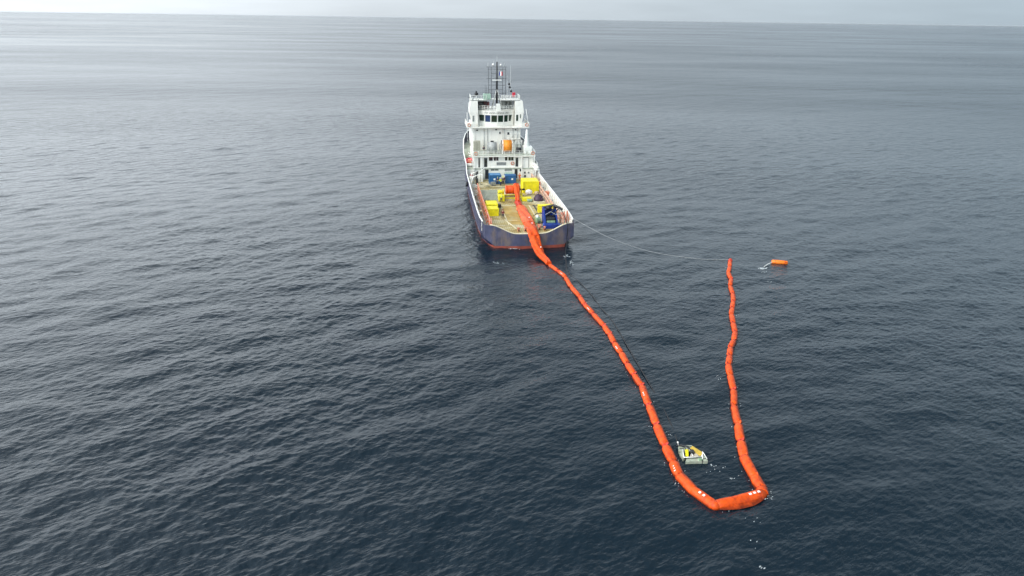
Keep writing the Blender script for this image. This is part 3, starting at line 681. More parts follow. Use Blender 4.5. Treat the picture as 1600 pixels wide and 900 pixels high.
MB().ball((-1.0, 52.4, 26.5), .28, 10).build('satellite_dome', 'white2', mast); MB().ball((0.75, 52.4, 26.4), .24, 10).build('satellite_dome', 'white2', mast)
# searchlight
slt = MB().tube([(-5.0, 51, 18.84), (-5.0, 51, 19.8)], .08, 6); slt.build('searchlight_stand', 'white2', ship)
sl_ = MB().cyl((-5.0, 51, 20.2), (.3, -1, -.1), .38, .6, 10); sl_.box(-5.15, -4.85, 50.85, 51.15, 20.4, 20.85); sl_.tube([(-7.0, 51, 19.4), (-5.0, 51, 19.7)], .05, 5); sl_.build('searchlight', 'black', ship)
# flag, shapes, red box
fl = empty('french_flag', 'small blue white red flag flying beside the mast', 'flag', (.3, 52.2, 24.1)); fl.scale = (.72, .72, 1.0)
for i, c_ in enumerate(('frblue', 'white2', 'red')):
    g = MB(); n = 5; x0 = .05 + i * .36
    g.grid([[(x0 + .36 * k / n, .10 * math.sin((x0 + .36 * k / n) * 5) + .06 * j, j * .45) for k in range(n + 1)] for j in (0, 1, 2)], True)
    g.build('flag_stripe', c_, fl, fix=False)
MB().tube([(0.02, 0, -.1), (.02, .1, 1.1)], .02, 5).build('halyard', 'rope', fl)
hal = MB().tube([(2.1, 51.8, 24), (2.55, 51.2, 22.3), (3.2, 50.8, 19)], .02, 4); hal.build('signal_halyard', 'dark', ship)
for x, y, z in ((2.55, 51.2, 22.35), (2.68, 51.1, 21.65), (3.0, 50.9, 20.8)):
    MB().ball((x, y, z), .27, 10).build('signal_ball', 'black', ship)
r_ = MB().bbox(3.3, 4.0, 50.9, 51.5, 19.5, 20.5); r_.build('lifebuoy_box', 'red', ship, label='small red box by the platform rail')
# exhaust column at starboard on the winch deck
ec = MB().tube([(5.95, 45, 7.8), (5.95, 45, 9.6), (5.95, 45, 11.2), (5.95, 45, 13.0)], [.85, .72, .34, .18], 14); ec.bbox(5.2, 7.2, 44.2, 46.4, 7.8, 9.3, .1)
ec.build('white_column', 'white2', ship); railing('column_railing', [(3.3, 44.0, 9.8), (5.4, 44, 9.8)], .9, .7)
kx = MB().tube([(4.95, 46, 7.8), (4.95, 46, 10.6)], .14, 6); kx.tube([(-.25, 44.5, 7.8), (-.25, 44.5, 10.4)], .13, 6); kx.build_each('post', 'grey', ship)

ed = MB(); ed.box(-6.42, -2.6, 50.52, 50.6, 18.62, 18.86); ed.box(.6, 5.12, 50.52, 50.6, 18.62, 18.86); ed.build_each('platform_edge', 'greypanel', ship)
pf = MB().box(1.6, 5.0, 47.9, 49.15, 10.32, 10.42).build('wall_platform', 'white', ship); railing('wall_platform_railing', [(1.6, 47.95, 10.42), (5.0, 47.95, 10.42)], .95, .8, m='grey', r=.04)
for x, z0, z1 in ((-3.4, 7.8, 12.8), (-2.6, 9.5, 12.8), (3.3, 10.4, 12.8), (4.4, 7.8, 12.8)): MB().tube([(x, 49.1, z0), (x, 49.1, z1)], .06, 6).build('wall_pipe', 'grey', ship)
for x, z in ((-5.0, 12.2), (-.6, 12.3), (3.9, 12.25)): MB().bbox(x - .16, x + .16, 48.95, 49.2, z, z + .25, .03).build('deck_floodlight', 'dark', ship)
def buoy_ring(x, y, z):
    n = 14; MB().tube([(x + .33 * math.cos(2 * PI * k / n), y, z + .33 * math.sin(2 * PI * k / n)) for k in range(n + 1)], .09, 6, False).build('lifebuoy', 'rail', ship)
for q in ((-5.9, 41.55, 8.3), (6.9, 41.55, 8.3), (-6.9, 48.25, 13.6), (6.4, 48.25, 13.6), (2.4, 42.0, 6.0)): buoy_ring(*q)
cr_rng = random.Random(17)
for x, y in ((-7.3, 12.0), (-7.25, 18.2), (-7.3, 24.1), (7.3, 12.6), (7.25, 18.9), (7.3, 30.4), (-7.2, 36.2)):
    v = MB().tube([(x, y, 2.4), (x, y, 3.1), (x, y, 3.12), (x, y, 3.35), (x, y, 3.42)], [.14, .14, .30, .28, .1], 12); v.build('mushroom_vent', cr_rng.choice(('white', 'grey', 'cream')), ship)
for x, y0, y1, m_ in ((-6.95, 4, 30, 'grey'), (-6.78, 6, 34, 'rail'), (6.9, 6, 36, 'tan'), (7.05, 9, 33, 'grey')):
    p_ = MB(); p_.tube([(x, y0, 2.75), (x, y1, 2.75)], .07, 6); 
    for k in range(int((y1 - y0) / 3)): p_.box(x - .06, x + .06, y0 + k * 3, y0 + k * 3 + .12, 2.41, 2.75)
    p_.build('deck_pipe', m_, ship)
for k in range(9):
    y = 4.5 + k * 3.9; b_ = MB(); b_.tube([(-7.95, y, 4.1), (-7.7, y, 3.2), (-7.2, y + .3, 2.45)], .07, 5); b_.tube([(-7.95, y + .7, 4.1), (-7.6, y + .5, 3.0), (-7.2, y + .3, 2.45)], .07, 5); b_.build('bulwark_brace', 'white2', ship)
for x, y in ((-5.7, 2.6), (5.7, 1.9), (-5.4, 20.6), (5.6, 24.5)):
    b_ = MB(); b_.box(x - .45, x + .45, y - .2, y + .2, 2.41, 2.5)
    for sx in (-.28, .28): b_.cyl((x + sx, y, 2.75), (0, 0, 1), .13, .5, 10); b_.cyl((x + sx, y, 3.02), (0, 0, 1), .18, .08, 10)
    b_.build('mooring_bitt', 'dark', ship)
for x, y, sx, sy in ((-4.4, 23, 1.2, .1), (3.6, 16.2, .1, 2.4), (4.6, 18.0, 1.5, .1), (-1.4, 33.5, 2.2, .1), (2.9, 34.5, .1, 2.5)): MB().box(x - sx, x + sx, y - sy, y + sy, 2.41, 2.47).build('lashing_strip', 'dark', ship)

# ================================================================== things on the ship
def container(name, label, cat, x0, x1, y0, y1, z0, h, m, roof, group=None, door=None):
    e = empty(name, label, cat, ((x0 + x1) / 2, (y0 + y1) / 2, z0), group=group)
    wx, wy = (x1 - x0) / 2, (y1 - y0) / 2
    b = MB().bbox(-wx + .05, wx - .05, -wy + .05, wy - .05, .1, h - .1, .03); n = int(wx * 2 / .28)
    for i in range(n):
        x = -wx + .15 + (2 * wx - .3) * (i + .5) / n; b.box(x - .05, x + .05, -wy + .02, -wy + .05, .25, h - .25)
    b.build('body', m, e)
    f = MB()
    for sx in (-1, 1):
        for sy in (-1, 1): f.box(sx * wx - .06, sx * wx + .06, sy * wy - .06, sy * wy + .06, 0, h)
    for z in (.06, h - .06):
        for sy in (-1, 1): f.box(-wx, wx, sy * wy - .055, sy * wy + .055, z - .05, z + .05)
        for sx in (-1, 1): f.box(sx * wx - .055, sx * wx + .055, -wy, wy, z - .05, z + .05)
    f.build('frame', m, e)
    MB().bbox(-wx + .06, wx - .06, -wy + .06, wy - .06, h - .098, h + .02, .04).build('roof', roof, e)
    if door: MB().bbox(-.2 + door, .2 + door, -wy - .03, -wy + .02, h * .45, h * .45 + .35, .02).build('warning_plate', 'white2', e)
    return e
container('blue_container', 'larger blue container with pale blue roof before the white deckhouse, left', 'container', -3.2, -.75, 37.2, 39.5, DZ, 2.0, 'blue', 'blueroof', door=-.2)
container('blue_container', 'smaller blue cabinet with pale green strip behind it, right of the other', 'container', .3, 2.6, 37.6, 39.3, DZ, 1.8, 'blue', 'blue', door=.35)
MB_ = MB().bbox(.5, 2.3, 39.6, 41.2, DZ, DZ + 1.75).build('generator_box', 'teal'); MB_.matrix_world = SHIP; tag(MB_, 'pale green box behind the smaller blue cabinet', 'box')
container('yellow_container', 'large bright yellow container on the starboard side of the aft deck', 'container', 2.95, 6.15, 28.4, 31.8, DZ, 2.5, 'yellow', 'yellow')
container('yellow_basket', 'yellow box against the port rail, nearer the stern', 'container', -6.05, -4.1, 11.3, 13.6, DZ, 1.35, 'yellow', 'yellow', group='yellow boxes by the port rail')
container('yellow_basket', 'yellow box against the port rail, farther from the stern', 'container', -5.95, -3.95, 14.1, 17.0, DZ, 1.5, 'yellow', 'yellow', group='yellow boxes by the port rail')

# boom reel: yellow stand and orange drum
reel = empty('boom_reel', 'yellow framed deck reel wound with orange boom', 'reel', (.3, 25.4, DZ))
yf = MB()
for sx in (-1.9, 1.85):
    yf.beam((sx, -1.3, 0.1), (sx, 1.3, 0.1), .18); yf.beam((sx, -1.2, .1), (sx, 0, 1.7), .16); yf.beam((sx, 1.2, .1), (sx, 0, 1.7), .16); yf.beam((sx, -.7, .8), (sx, .7, .8), .1)
yf.beam((-1.9, -1.3, .1), (1.85, -1.3, .1), .18); yf.beam((-1.9, 1.3, .1), (1.85, 1.3, .1), .18)
yf.beam((-1.9, -1.25, .75), (1.85, -1.25, .75), .08)
yf.build('stand', 'yellow', reel)
pk = MB().bbox(-3.2, -2.0, -3.6, -1.6, .05, 1.1, .05); pk.bbox(-3.0, -2.1, -.9, .6, .05, 1.4, .05)
pk.build('power_pack', 'yellow', reel); MB().cyl((-2.6, -1.3, .9), (1, 0, 0), .25, .8, 10).build('motor', 'dark', reel)
MB().cyl((0, 0, 1.55), (1, 0, 0), .85, 2.5, 28).build('drum', 'orange', reel)
for sx in (-1.35, 1.35): MB().cyl((sx, 0, 1.55), (1, 0, 0), 1.0, .07, 28).build('flange', 'orangepale', reel)
MB().cyl((2.1, 0, 1.55), (1, 0, 0), .16, .9, 10).build('axle', 'black', reel)
fx_ = MB().bbox(1.5, 3.4, -3.9, -2.6, .05, .7, .05)
fx_.build('side_locker', 'yellow', reel)

# reels on the winch deck
def deck_reel(label, x, y, r, wdt, m, fm, full=.9):
    e = empty('hose_reel', label, 'reel', (x, y, 7.8), group='reels on the winch deck')
    MB().cyl((0, 0, r + .15), (1, 0, 0), r * full, wdt - .25, 28).build('drum', m, e)
    for sx in (-1, 1):
        fl_ = MB(); c = Vector((sx * wdt / 2, 0, r + .15)); n = 20
        fl_.tube([c + Vector((0, math.cos(2 * PI * k / n), math.sin(2 * PI * k / n))) * r for k in range(n + 1)], .06, 5, False)
        for k in range(8): a = 2 * PI * k / 8; fl_.tube([c, c + Vector((0, math.cos(a), math.sin(a))) * r], .04, 4)
        fl_.build('flange', fm, e)
    s = MB()
    for sx in (-1, 1):
        x_ = sx * (wdt / 2 + .12); s.beam((x_, -r, .06), (x_, 0, r + .15), .1); s.beam((x_, r, .06), (x_, 0, r + .15), .1); s.beam((x_, -r, .06), (x_, r, .06), .12)
    s.build('stand', fm, e); return e
deck_reel('grey hose reel on the winch deck, left of the orange one', -1.95, 45, 1.2, 2.0, 'grey', 'grey')
deck_reel('hose reel wound with bright orange hose on the winch deck', 1.5, 45, 1.45, 2.1, 'reelorange', 'white2')
lk = empty('deck_locker_cabinet', 'beige grey cabinet at the port end of the winch deck', 'cabinet', (-5.3, 46.6, 7.8))
MB().bbox(-.75, .75, -.7, .7, 0, 2.5, .05).build('body', 'beige', lk); MB().box(-.02, .02, -.73, -.69, .15, 2.3).build('door_gap', 'dark', lk)
wn = empty('winch', 'dark winch on the winch deck, right of the orange reel', 'winch', (4.1, 44.8, 7.8))
MB().cyl((0, 0, .75), (1, 0, 0), .5, 1.0, 16).build('drum', 'dark', wn)
b_ = MB()
for sx in (-.6, .6): b_.poly([(sx - .05, -.6, 0), (sx - .05, .6, 0), (sx - .05, .25, 1.7), (sx - .05, -.2, 1.9)], (.1, 0, 0))
b_.box(-.8, .8, -.7, .7, 0, .12); b_.build('frame', 'greypanel', wn)
MB().tube([(-.6, 0, 1.7), (-.5, .2, 2.4), (.5, .2, 2.6)], .07, 6).build('guard_bar', 'grey', wn)

# blue crane machine near the stern, black boom and hanging hose
cr_ = empty('deck_crane', 'royal blue hydraulic crane with black jib at the starboard quarter', 'crane', (4.35, 4.6, DZ))
b_ = MB().bbox(-1.5, 1.5, -2.2, -.9, 0, .75, .08); b_.build('base', 'rblue', cr_)
b_ = MB()
for sx in (-1, 1):
    b_.poly([(sx * 1.05 - .12, -1.4, .7), (sx * 1.05 - .12, 1.6, .1), (sx * 1.05 - .12, 1.9, 2.9), (sx * 1.05 - .12, 1.2, 3.1)], (.24, 0, 0))
b_.bbox(-1.2, 1.2, 1.4, 1.9, .1, 2.5, .05); b_.build('side_frame', 'rblue', cr_)
MB().bbox(-.8, .8, -.6, 1.3, .1, 1.5, .1).build('engine_block', 'dark', cr_)
MB().bbox(-.75, .75, -1.0, -.65, .75, 1.05, .05).build('control_panel', 'green', cr_)
jb = MB().tube([(-.4, 1.5, 3.0), (.6, .8, 3.4), (1.6, .2, 3.1), (2.0, -.6, 3.0)], [.24, .24, .2, .15], 6); jb.tube([(-.4, .6, 1.4), (1.0, .6, 3.2)], .12, 6); jb.tube([(.2, 0, 1.4), (1.4, .2, 2.9)], .1, 6)
jb.cyl((-.1, 1.0, 2.9), (1, 0, 0), .4, .9, 12); jb.build('jib', 'black', cr_)
MB().tube([(-.9, -.2, 2.0), (0, -.1, 2.5), (.9, -.3, 2.0), (1.5, -.8, 2.3)], .05, 5).build('hydraulic_hose', 'paleblue', cr_)
yb = empty('yellow_rack', 'yellow open rack behind the blue crane', 'rack', (5.0, 13.4, DZ))
b_ = MB()
for x in (-1.3, -.6, .5, 1.3): b_.box(x - .12, x + .12, -.5, -.3, 0, 1.4); b_.box(x - .12, x + .12, .3, .5, 0, 1.4)
b_.box(-1.35, 1.35, -.55, .55, 1.3, 1.42); b_.box(-1.35, -.55, -.5, -.4, .1, 1.3); b_.build('frame', 'yellow', yb)
MB().bbox(-.45, .4, -.6, .5, .02, 1.25, .1).build('dark_case', 'darknavy', yb)
g = empty('power_unit', 'small green and white machine beside the orange boom near the stern', 'machine', (2.55, 6.3, DZ))
MB().bbox(-.55, .35, -.6, .5, .1, 1.0, .08).build('body', 'green', g); MB().tube([(-.9, .2, 1.2), (-.3, .5, 1.6), (1.3, .4, 1.5)], .07, 6).build('hose', 'dark', g); MB().ball((-.2, 0, 1.15), .3, 8).build('cover', 'white2', g)
for dx in (-.4, .4): MB().cyl((dx + .3, -.9, .35), (1, 0, 0), .32, .22, 12).build('wheel', 'dark', g)
pu = MB(); rg = random.Random(5)
vs = []
n = 14
for i in range(8):
    th = PI * .5 * i / 7
    vs.append([(1.0 * math.cos(th * .98) * (1 + rg.uniform(-.09, .09)) * math.cos(2 * PI * k / n), 1.1 * math.cos(th * .98) * (1 + rg.uniform(-.09, .09)) * math.sin(2 * PI * k / n), 1.25 * math.sin(th) * (1 + rg.uniform(-.05, .05))) for k in range(n)])
pu.grid(vs, True, True); pu.build('x', 'purple'); bpy.data.objects.remove(bpy.data.objects['x'])
e = empty('covered_bundle', 'dark purple tarpaulin covered bundle on a pale pallet', 'bundle', (6.0, 21.8, DZ - .0), group=None)
e.location = s2w(5.1, 21.8, DZ)
pu.build('tarpaulin', 'purple', e, (0, 0, .15)); MB().box(-1.1, 1.1, -1.2, 1.2, .02, .16).build('pallet', 'cream', e)
def sack(label, x, y, r, m):
    b = MB(); rg = random.Random(int(x * 100)); rows = []
    for i in range(8):
        th = PI * i / 7; rows.append([(r * math.sin(th) * (1 + rg.uniform(-.14, .14)) * math.cos(2 * PI * k / 10), r * .85 * math.sin(th) * (1 + rg.uniform(-.14, .14)) * math.sin(2 * PI * k / 10), r * .75 * (1 + math.cos(th))) for k in range(10)])
    b.grid(rows, True, True); o = b.build('sack', m); o.location = s2w(x, y, DZ); o.rotation_euler = (0, 0, HD); tag(o, label, 'sack')
sack('round white sack in front of the large yellow container', 3.9, 27.0, .75, 'sack')
sack('brownish sack right of the white one by the yellow container', 5.5, 26.7, .55, 'tan')
sack('small orange heap left of the large yellow container', 2.2, 31.5, .5, 'orangepale')
def crate(label, x, y, sx, sy, h, m, rz=0.0):
    e = empty('crate', label, 'crate', (x, y, DZ), rz); MB().bbox(-sx, sx, -sy, sy, .12, h, .03).build('body', m, e); MB().box(-sx, sx, -sy * .9, -sy * .7, .01, .12).build('skid', 'dark', e); MB().box(-sx, sx, sy * .7, sy * .9, .01, .12).build('skid', 'dark', e)
    MB().box(-sx - .01, sx + .01, -sy * .3, -sy * .15, .14, h + .012).build('strap', 'dark', e)
crate('small grey crate in front of the left blue container', -2.6, 35.9, .5, .4, .8, 'greypanel', .2)
crate('small tan crate between the yellow container and the deckhouse', 4.6, 35.4, .6, .5, .8, 'tan', -.1)
crate('low dark crate beside the yellow boxes by the port rail', -3.3, 17.6, .35, .5, .6, 'dark', .1)
crate('small pale green crate inboard of the purple bundle', 3.2, 21.5, .45, .4, .55, 'teal', .3)
crate('low reddish crate next to the blue crane, near the stern edge', 2.3, 3.6, .35, .3, .5, 'rail', -.3)
# hoses coiled on the port walkway
for k, (x, y, r, m, lb) in enumerate(((-7.1, 28.5, .75, 'rope', 'pale rope coil on the port walkway, nearer the stern'), (-7.0, 33.8, .8, 'rope', 'pale rope coil on the port walkway, farther from the stern'), (-4.8, 34.6, 1.0, 'cream', 'loose cream hose coil on deck near the port rail'))):
    b = MB(); pts_ = []
    for i in range(60): a = i / 60 * 2 * PI * 4; pts_.append((math.cos(a) * (r + .05 * math.sin(a * .7)), math.sin(a) * r * 1.3, .08 + .022 * i / 2.4))
    b.tube(pts_, .07, 5); o = b.build('rope_coil' if m == 'rope' else 'hose_coil', m); o.location = s2w(x, y, DZ + .01); o.rotation_euler = (0, 0, HD); tag(o, lb, 'coil')
# davit/curved pipes at port
dv_ = MB()
for y in (31.5, 35.0): dv_.tube([(-7.5, y, 2.4), (-7.6, y, 4.4), (-7.2, y + .3, 5.3), (-6.2, y + .5, 5.6)], .1, 6)
dv_.tube([(-5.3, 37.5, 2.4), (-5.3, 37.5, 5.2), (-4.2, 37.7, 6.0)], .09, 6)
dv_.build_each('small_davit', 'white2', ship)
bx = MB(); bx.bbox(-7.6, -6.8, 37.5, 39.5, 2.4, 3.8); bx.bbox(-5.7, -4.5, 39.5, 41.3, 2.4, 4.0); bx.build_each('white_locker', 'white', ship)
bx = MB(); bx.bbox(-6.3, -5.8, 36.2, 36.8, 2.4, 3.9); bx.bbox(-6.0, -5.5, 40.2, 40.7, 2.4, 4.6); bx.build_each('dark_fitting', 'dark', ship)
fdr = MB().tube([(-8.35, 34.6, 2.6), (-8.35, 34.6, 3.6)], .25, 8).build('hull_fender', 'black', ship)
# rescue boat
rb = empty('rescue_boat', 'small red and white rescue boat on the port side deck', 'boat', (-7.0, 46.0, 5.0))
b = MB(); rows = []
for i in range(9):
    t = i / 8; y = -2.1 + 4.2 * t; wv = .75 * (1 - max(0, (t - .55) / .45) ** 2.2) + .02; rows.append([(-wv, y, .75 + .2 * t * t), (-wv * .85, y, .35), (0, y, .1 + .3 * max(0, t - .6)), (wv * .85, y, .35), (wv, y, .75 + .2 * t * t)])
b.grid(rows, True); b.add(rows[0], [(0, 1, 2, 3, 4)]); b.build('hull', 'white2', rb)
tb = MB().tube([(-.75, -2.1, .8), (-.75, .4, .85), (-.5, 1.5, .95), (0, 2.1, 1.05), (.5, 1.5, .95), (.75, .4, .85), (.75, -2.1, .8)], .22, 8); tb.build('inflatable_collar', 'red', rb)
MB().bbox(-.35, .35, -.9, .2, .35, 1.25).build('console', 'rail', rb); MB().box(-.6, .6, -1.9, 1.2, .3, .42).build('floor', 'pale', rb)
cd = MB().tube([(-6.4, 44.0, 4.9), (-6.4, 44.0, 7.0), (-7.2, 44.4, 7.5)], .12, 6); cd.tube([(-6.4, 47.6, 4.9), (-6.4, 47.6, 7.0), (-7.2, 47.3, 7.5)], .12, 6); cd.build_each('boat_davit', 'white2', ship)
# life rafts starboard
rk = MB()
for y in (38.2, 40.2, 42.9): rk.tube([(7.0, y, 2.5 if y < 42 else 4.9), (7.0, y, 5.2)], .07, 5); rk.tube([(7.9, y, 2.5 if y < 42 else 4.9), (7.9, y, 5.2)], .07, 5)
rk.box(6.9, 8.0, 38.0, 43.0, 5.15, 5.25); rk.build('raft_rack', 'white2', ship)
for i, (y, lb) in enumerate(((38.8, 'white life raft canister on the starboard rack, nearest the stern'), (40.4, 'middle white life raft canister on the starboard rack'), (42.0, 'white life raft canister on the starboard rack, nearest the bow'))):
    e = empty('life_raft_canister', lb, 'life raft', (7.45, y, 5.25), group='life raft canisters on the starboard rack')
    MB().tube([(0, -.7, .42), (0, -.62, .42), (0, .62, .42), (0, .7, .42)], [.28, .4, .4, .28], 14).build('canister', 'white2', e)
    s_ = MB()
    for yy in (-.35, .35): s_.tube([(0, yy - .03, .42), (0, yy + .03, .42)], .415, 14)
    s_.build('strap', 'tan', e)
bx = MB(); bx.bbox(6.9, 7.8, 36.5, 37.8, 2.4, 3.6); bx.bbox(7.3, 7.9, 39, 41.5, 2.4, 3.3); bx.build_each('starboard_locker', 'tan', ship)

# ------------------------------------------------------------------ people
def skin_mesh(name, verts, edges, radii, m, parent, sub=1, root=0):
    me = bpy.data.meshes.new(name); me.from_pydata(verts, edges, []); me.materials.append(M[m])
    o = bpy.data.objects.new(name, me); col.objects.link(o); o.parent = parent
    md = o.modifiers.new('skin', 'SKIN'); md.use_smooth_shade = True
    if not me.skin_vertices: 
        bm = bmesh.new(); bm.from_mesh(me); bm.verts.layers.skin.verify(); bm.to_mesh(me); bm.free()
    for i, r in enumerate(radii):
        sv = me.skin_vertices[0].data[i]; sv.radius = r if isinstance(r, tuple) else (r, r); sv.use_root = (i == root)
    s = o.modifiers.new('sub', 'SUBSURF'); s.levels = sub; s.render_levels = sub
    return o
def person(label, x, y, z, rz, jacket, trousers, helmet, lean=0.0, reach=0.3, step=.12, group='crew on the ship'):
    e = empty('person', label, 'person', (x, y, z), rz, group)
    L_ = lean
    def T(p):                                                # lean the upper body forward about the hips (towards +y)
        px, py, pz = p
        if pz > .95: h = pz - .95; return (px, py + h * math.sin(L_), .95 + h * math.cos(L_))
        return p
    hand = lambda s: T((s * .22, .12 + reach, 1.12 + reach * .25))
    elb = lambda s: T((s * .29, .05 + reach * .3, 1.13))
    V = [(0, 0, .95), T((0, 0, 1.2)), T((0, 0, 1.42)), T((0, .02, 1.54)), T((0, .03, 1.64)), T((0, .03, 1.75))]
    Ed = [(0, 1), (1, 2), (2, 3), (3, 4), (4, 5)]; Rr = [(.15, .11), (.16, .11), (.15, .1), .055, (.085, .1), (.07, .085)]
    for s in (-1, 1):
        k = len(V); V += [T((s * .18, 0, 1.42)), elb(s), hand(s), (hand(s)[0], hand(s)[1] + .1, hand(s)[2])]; Ed += [(2, k), (k, k + 1), (k + 1, k + 2), (k + 2, k + 3)]; Rr += [.06, .045, .032, .04]
        k = len(V); V += [(s * .1, 0, .88), (s * .12, s * step * .5 + .03, .5), (s * .12, s * step, .1), (s * .12, s * step + .16, .05)]; Ed += [(0, k), (k, k + 1), (k + 1, k + 2), (k + 2, k + 3)]; Rr += [.09, .065, .045, .045]
    skin_mesh('body', V, Ed, Rr, 'skin', e)
    JV = [T((0, 0, .92)), T((0, 0, 1.2)), T((0, 0, 1.43))]; JE = [(0, 1), (1, 2)]; JR = [(.19, .14), (.195, .14), (.17, .12)]
    for s in (-1, 1):
        k = len(JV); hx, ex = Vector(hand(s)), Vector(elb(s)); JV += [T((s * .19, 0, 1.43)), tuple(ex), tuple(ex.lerp(hx, .8))]; JE += [(2, k), (k, k + 1), (k + 1, k + 2)]; JR += [.085, .065, .055]
    skin_mesh('jacket', JV, JE, JR, jacket, e)
    TV = [(0, 0, .95)]; TE = []; TR = [(.17, .13)]
    for s in (-1, 1):
        k = len(TV); TV += [(s * .1, 0, .85), (s * .12, s * step * .5 + .03, .5), (s * .12, s * step, .14)]; TE += [(0, k), (k, k + 1), (k + 1, k + 2)]; TR += [.11, .085, .07]
    skin_mesh('trousers', TV, TE, TR, trousers, e)
    h = T((0, .03, 1.74)); b = MB(); b.ball((h[0], h[1], h[2] + .03), .135, 10, (1, 1.12, .8)); b.cyl((h[0], h[1] + .04, h[2]), (0, 0, 1), .16, .02, 10); b.build('helmet', helmet, e)
    b = MB(); hc = T((0, .03, 1.66)); 
    b.ball((hc[0], hc[1] + .105, hc[2] - .01), .022, 6); [b.ball((hc[0] + s * .095, hc[1], hc[2]), .022, 6, (.5, 1, 1.3)) for s in (-1, 1)]
    b.build('nose_and_ears', 'skin', e)
    return e
person('person in orange overalls standing by the deckhouse door, right of the blue cabinet', 3.75, 39.9, DZ, PI, 'orangecloth', 'orangecloth', 'rail')
person('person in hi-vis vest and dark trousers in front of the blue containers, nearest the stern', -1.0, 35.3, DZ, .4, 'hivis', 'darkcloth', 'white2', .25, .35)
person('person in dark clothing between the two blue containers', -.35, 36.6, DZ, 2.6, 'darkcloth', 'darkcloth', 'hivis')
person('person in dark clothes with green vest beside the left blue container', -1.65, 36.3, DZ, -.8, 'darkcloth', 'darkcloth', 'green', .1)
person('person in maroon jacket between the blue containers, right', .05, 37.2, DZ, 1.3, 'maroon', 'paleblue', 'white2')
person('person in dark red top walking on the aft deck left of the orange boom', -3.5, 9.3, DZ, PI * .9, 'maroon', 'darkcloth', 'maroon', .15, .3, .22)
person('person in dark jacket on the winch deck beside the grey reel', -3.9, 44.2, 7.8, PI, 'darkcloth', 'beige', 'darkcloth')
person('person in red jacket on the port walkway abreast of the deckhouse', -7.0, 40.6, DZ, 2.8, 'red', 'darkcloth', 'white2')
person('person in green jacket beside the boom reel power pack', -2.5, 21.0, DZ, -.6, 'hivis', 'darkcloth', 'yellow', .3, .4)

# white pole lying by the walking crew member
o = MB().tube([(-3.3, 8.6, DZ + .12), (-1.9, 2.4, DZ + .12)], .1, 6).build('deck_hose', 'cream'); o.matrix_world = SHIP; tag(o, 'straight cream hose lying on deck towards the stern', 'hose')

# ================================================================== THE CONTAINMENT BOOM
boom = bpy.data.objects.new('containment_boom', None); col.objects.link(boom); boom.location = (14, 60, 0)
tag(boom, 'long orange inflatable oil containment boom looped astern of the ship', 'boom')
BO = Vector((14, 60, 0))
def bl(p): return Vector(p) - BO
PTS = [(5.82, 101.94), (7.07, 99.04), (8.07, 96.27), (8.63, 92.32), (9.52, 88.67), (10.79, 82.88), (11.75, 78.86), (12.4, 74.09), (13.12, 68.69), (13.97, 63.92), (13.96, 59.78), (14.06, 56.27), (14.21, 52.79), (14.39, 50.37), (14.51, 48.38), (15.2, 46.45), (16.5, 44.62), (20.96, 46.31), (21.08, 46.98), (20.97, 48.43), (20.9, 51.18), (21.38, 53.67), (22.02, 56.59), (22.68, 60.25), (24.07, 66.32), (25.35, 70.95), (27.15, 75.26), (27.97, 77.48), (29.14, 83.09), (30.72, 87.56), (32.08, 93.73), (33.39, 99.23), (35.29, 104.71)]
rj = random.Random(21)
J = []
for i in range(len(PTS) - 1):
    a, b_ = Vector(PTS[i]), Vector(PTS[i + 1]); d = (b_ - a).length; n = 1 if a.y < 49 and b_.y < 49 else max(1, round(d / 3.1))
    for k in range(n):
        q = a.lerp(b_, k / n)
        if k: nrm = Vector((-(b_ - a).y, (b_ - a).x)).normalized(); q = q + nrm * rj.uniform(-.3, .3)
        J.append(q)
J.append(Vector(PTS[-1]))
def rad(q):
    if q.y < 49: return .47
    if q.x < 19: return .32 + .06 * min(1, (100 - q.y) / 35) if q.y > 60 else .38 + .07 * (60 - q.y) / 11
    return .325 + .045 * min(1, max(0, (100 - q.y) / 35)) if q.y > 60 else .38 + .08 * (60 - q.y) / 11
def section(p0, p1, r, idx, big=False):
    d = (p1 - p0); L = d.length; d2 = d.normalized(); s = Vector((-d2.y, d2.x))
    m = 9; n = 16; rows = []
    rg = random.Random(idx)
    sag = rg.uniform(-.05, .05)
    for i in range(m):
        t = i / (m - 1); e = min(t, 1 - t) * L
        rr = r * (0.50 + .50 * min(1, e / .42) ** .55) * (1 + rg.uniform(-.02, .02))
        if big: rr = r * (0.93 + .07 * min(1, e / .2))
        c = p0 + d * t + s * sag * math.sin(PI * t)
        ww = wz(c.x, c.y) * .8
        row = []
        for k in range(n):
            a = 2 * PI * k / n
            wr = rr * (1 + .04 * math.sin(3 * a + idx + t * 3) + rg.uniform(-.02, .02))
            row.append(Vector((c.x + s.x * math.cos(a) * wr, c.y + s.y * math.cos(a) * wr, r * .24 + ww + math.sin(a) * wr)) - BO)
        rows.append(row)
    b = MB(); b.grid(rows, True, True); b.add(rows[0], [tuple(range(n))]); b.add(rows[-1], [tuple(range(n))])
    o = b.build('boom_section', 'orange', boom)
    # seam along the chamber side, towards the outside of the loop
    side = -1 if s.x > 0 else 1
    sm = MB(); pp = []
    for i in range(5):
        t = .04 + .92 * i / 4; c = p0 + d * t + s * sag * math.sin(PI * t)
        a = .62
        pp.append(Vector((c.x - s.x * math.cos(a) * r * side * .995, c.y - s.y * math.cos(a) * r * side * .995, r * .24 + wz(c.x, c.y) * .8 + math.sin(a) * r * .995)) - BO)
    sm.tube(pp, .055, 5)
    if p0.y > 48 or p0.x > 20.9: sm.build('seam', 'darkseam', o)
    return o, s
secs = []
i = 0
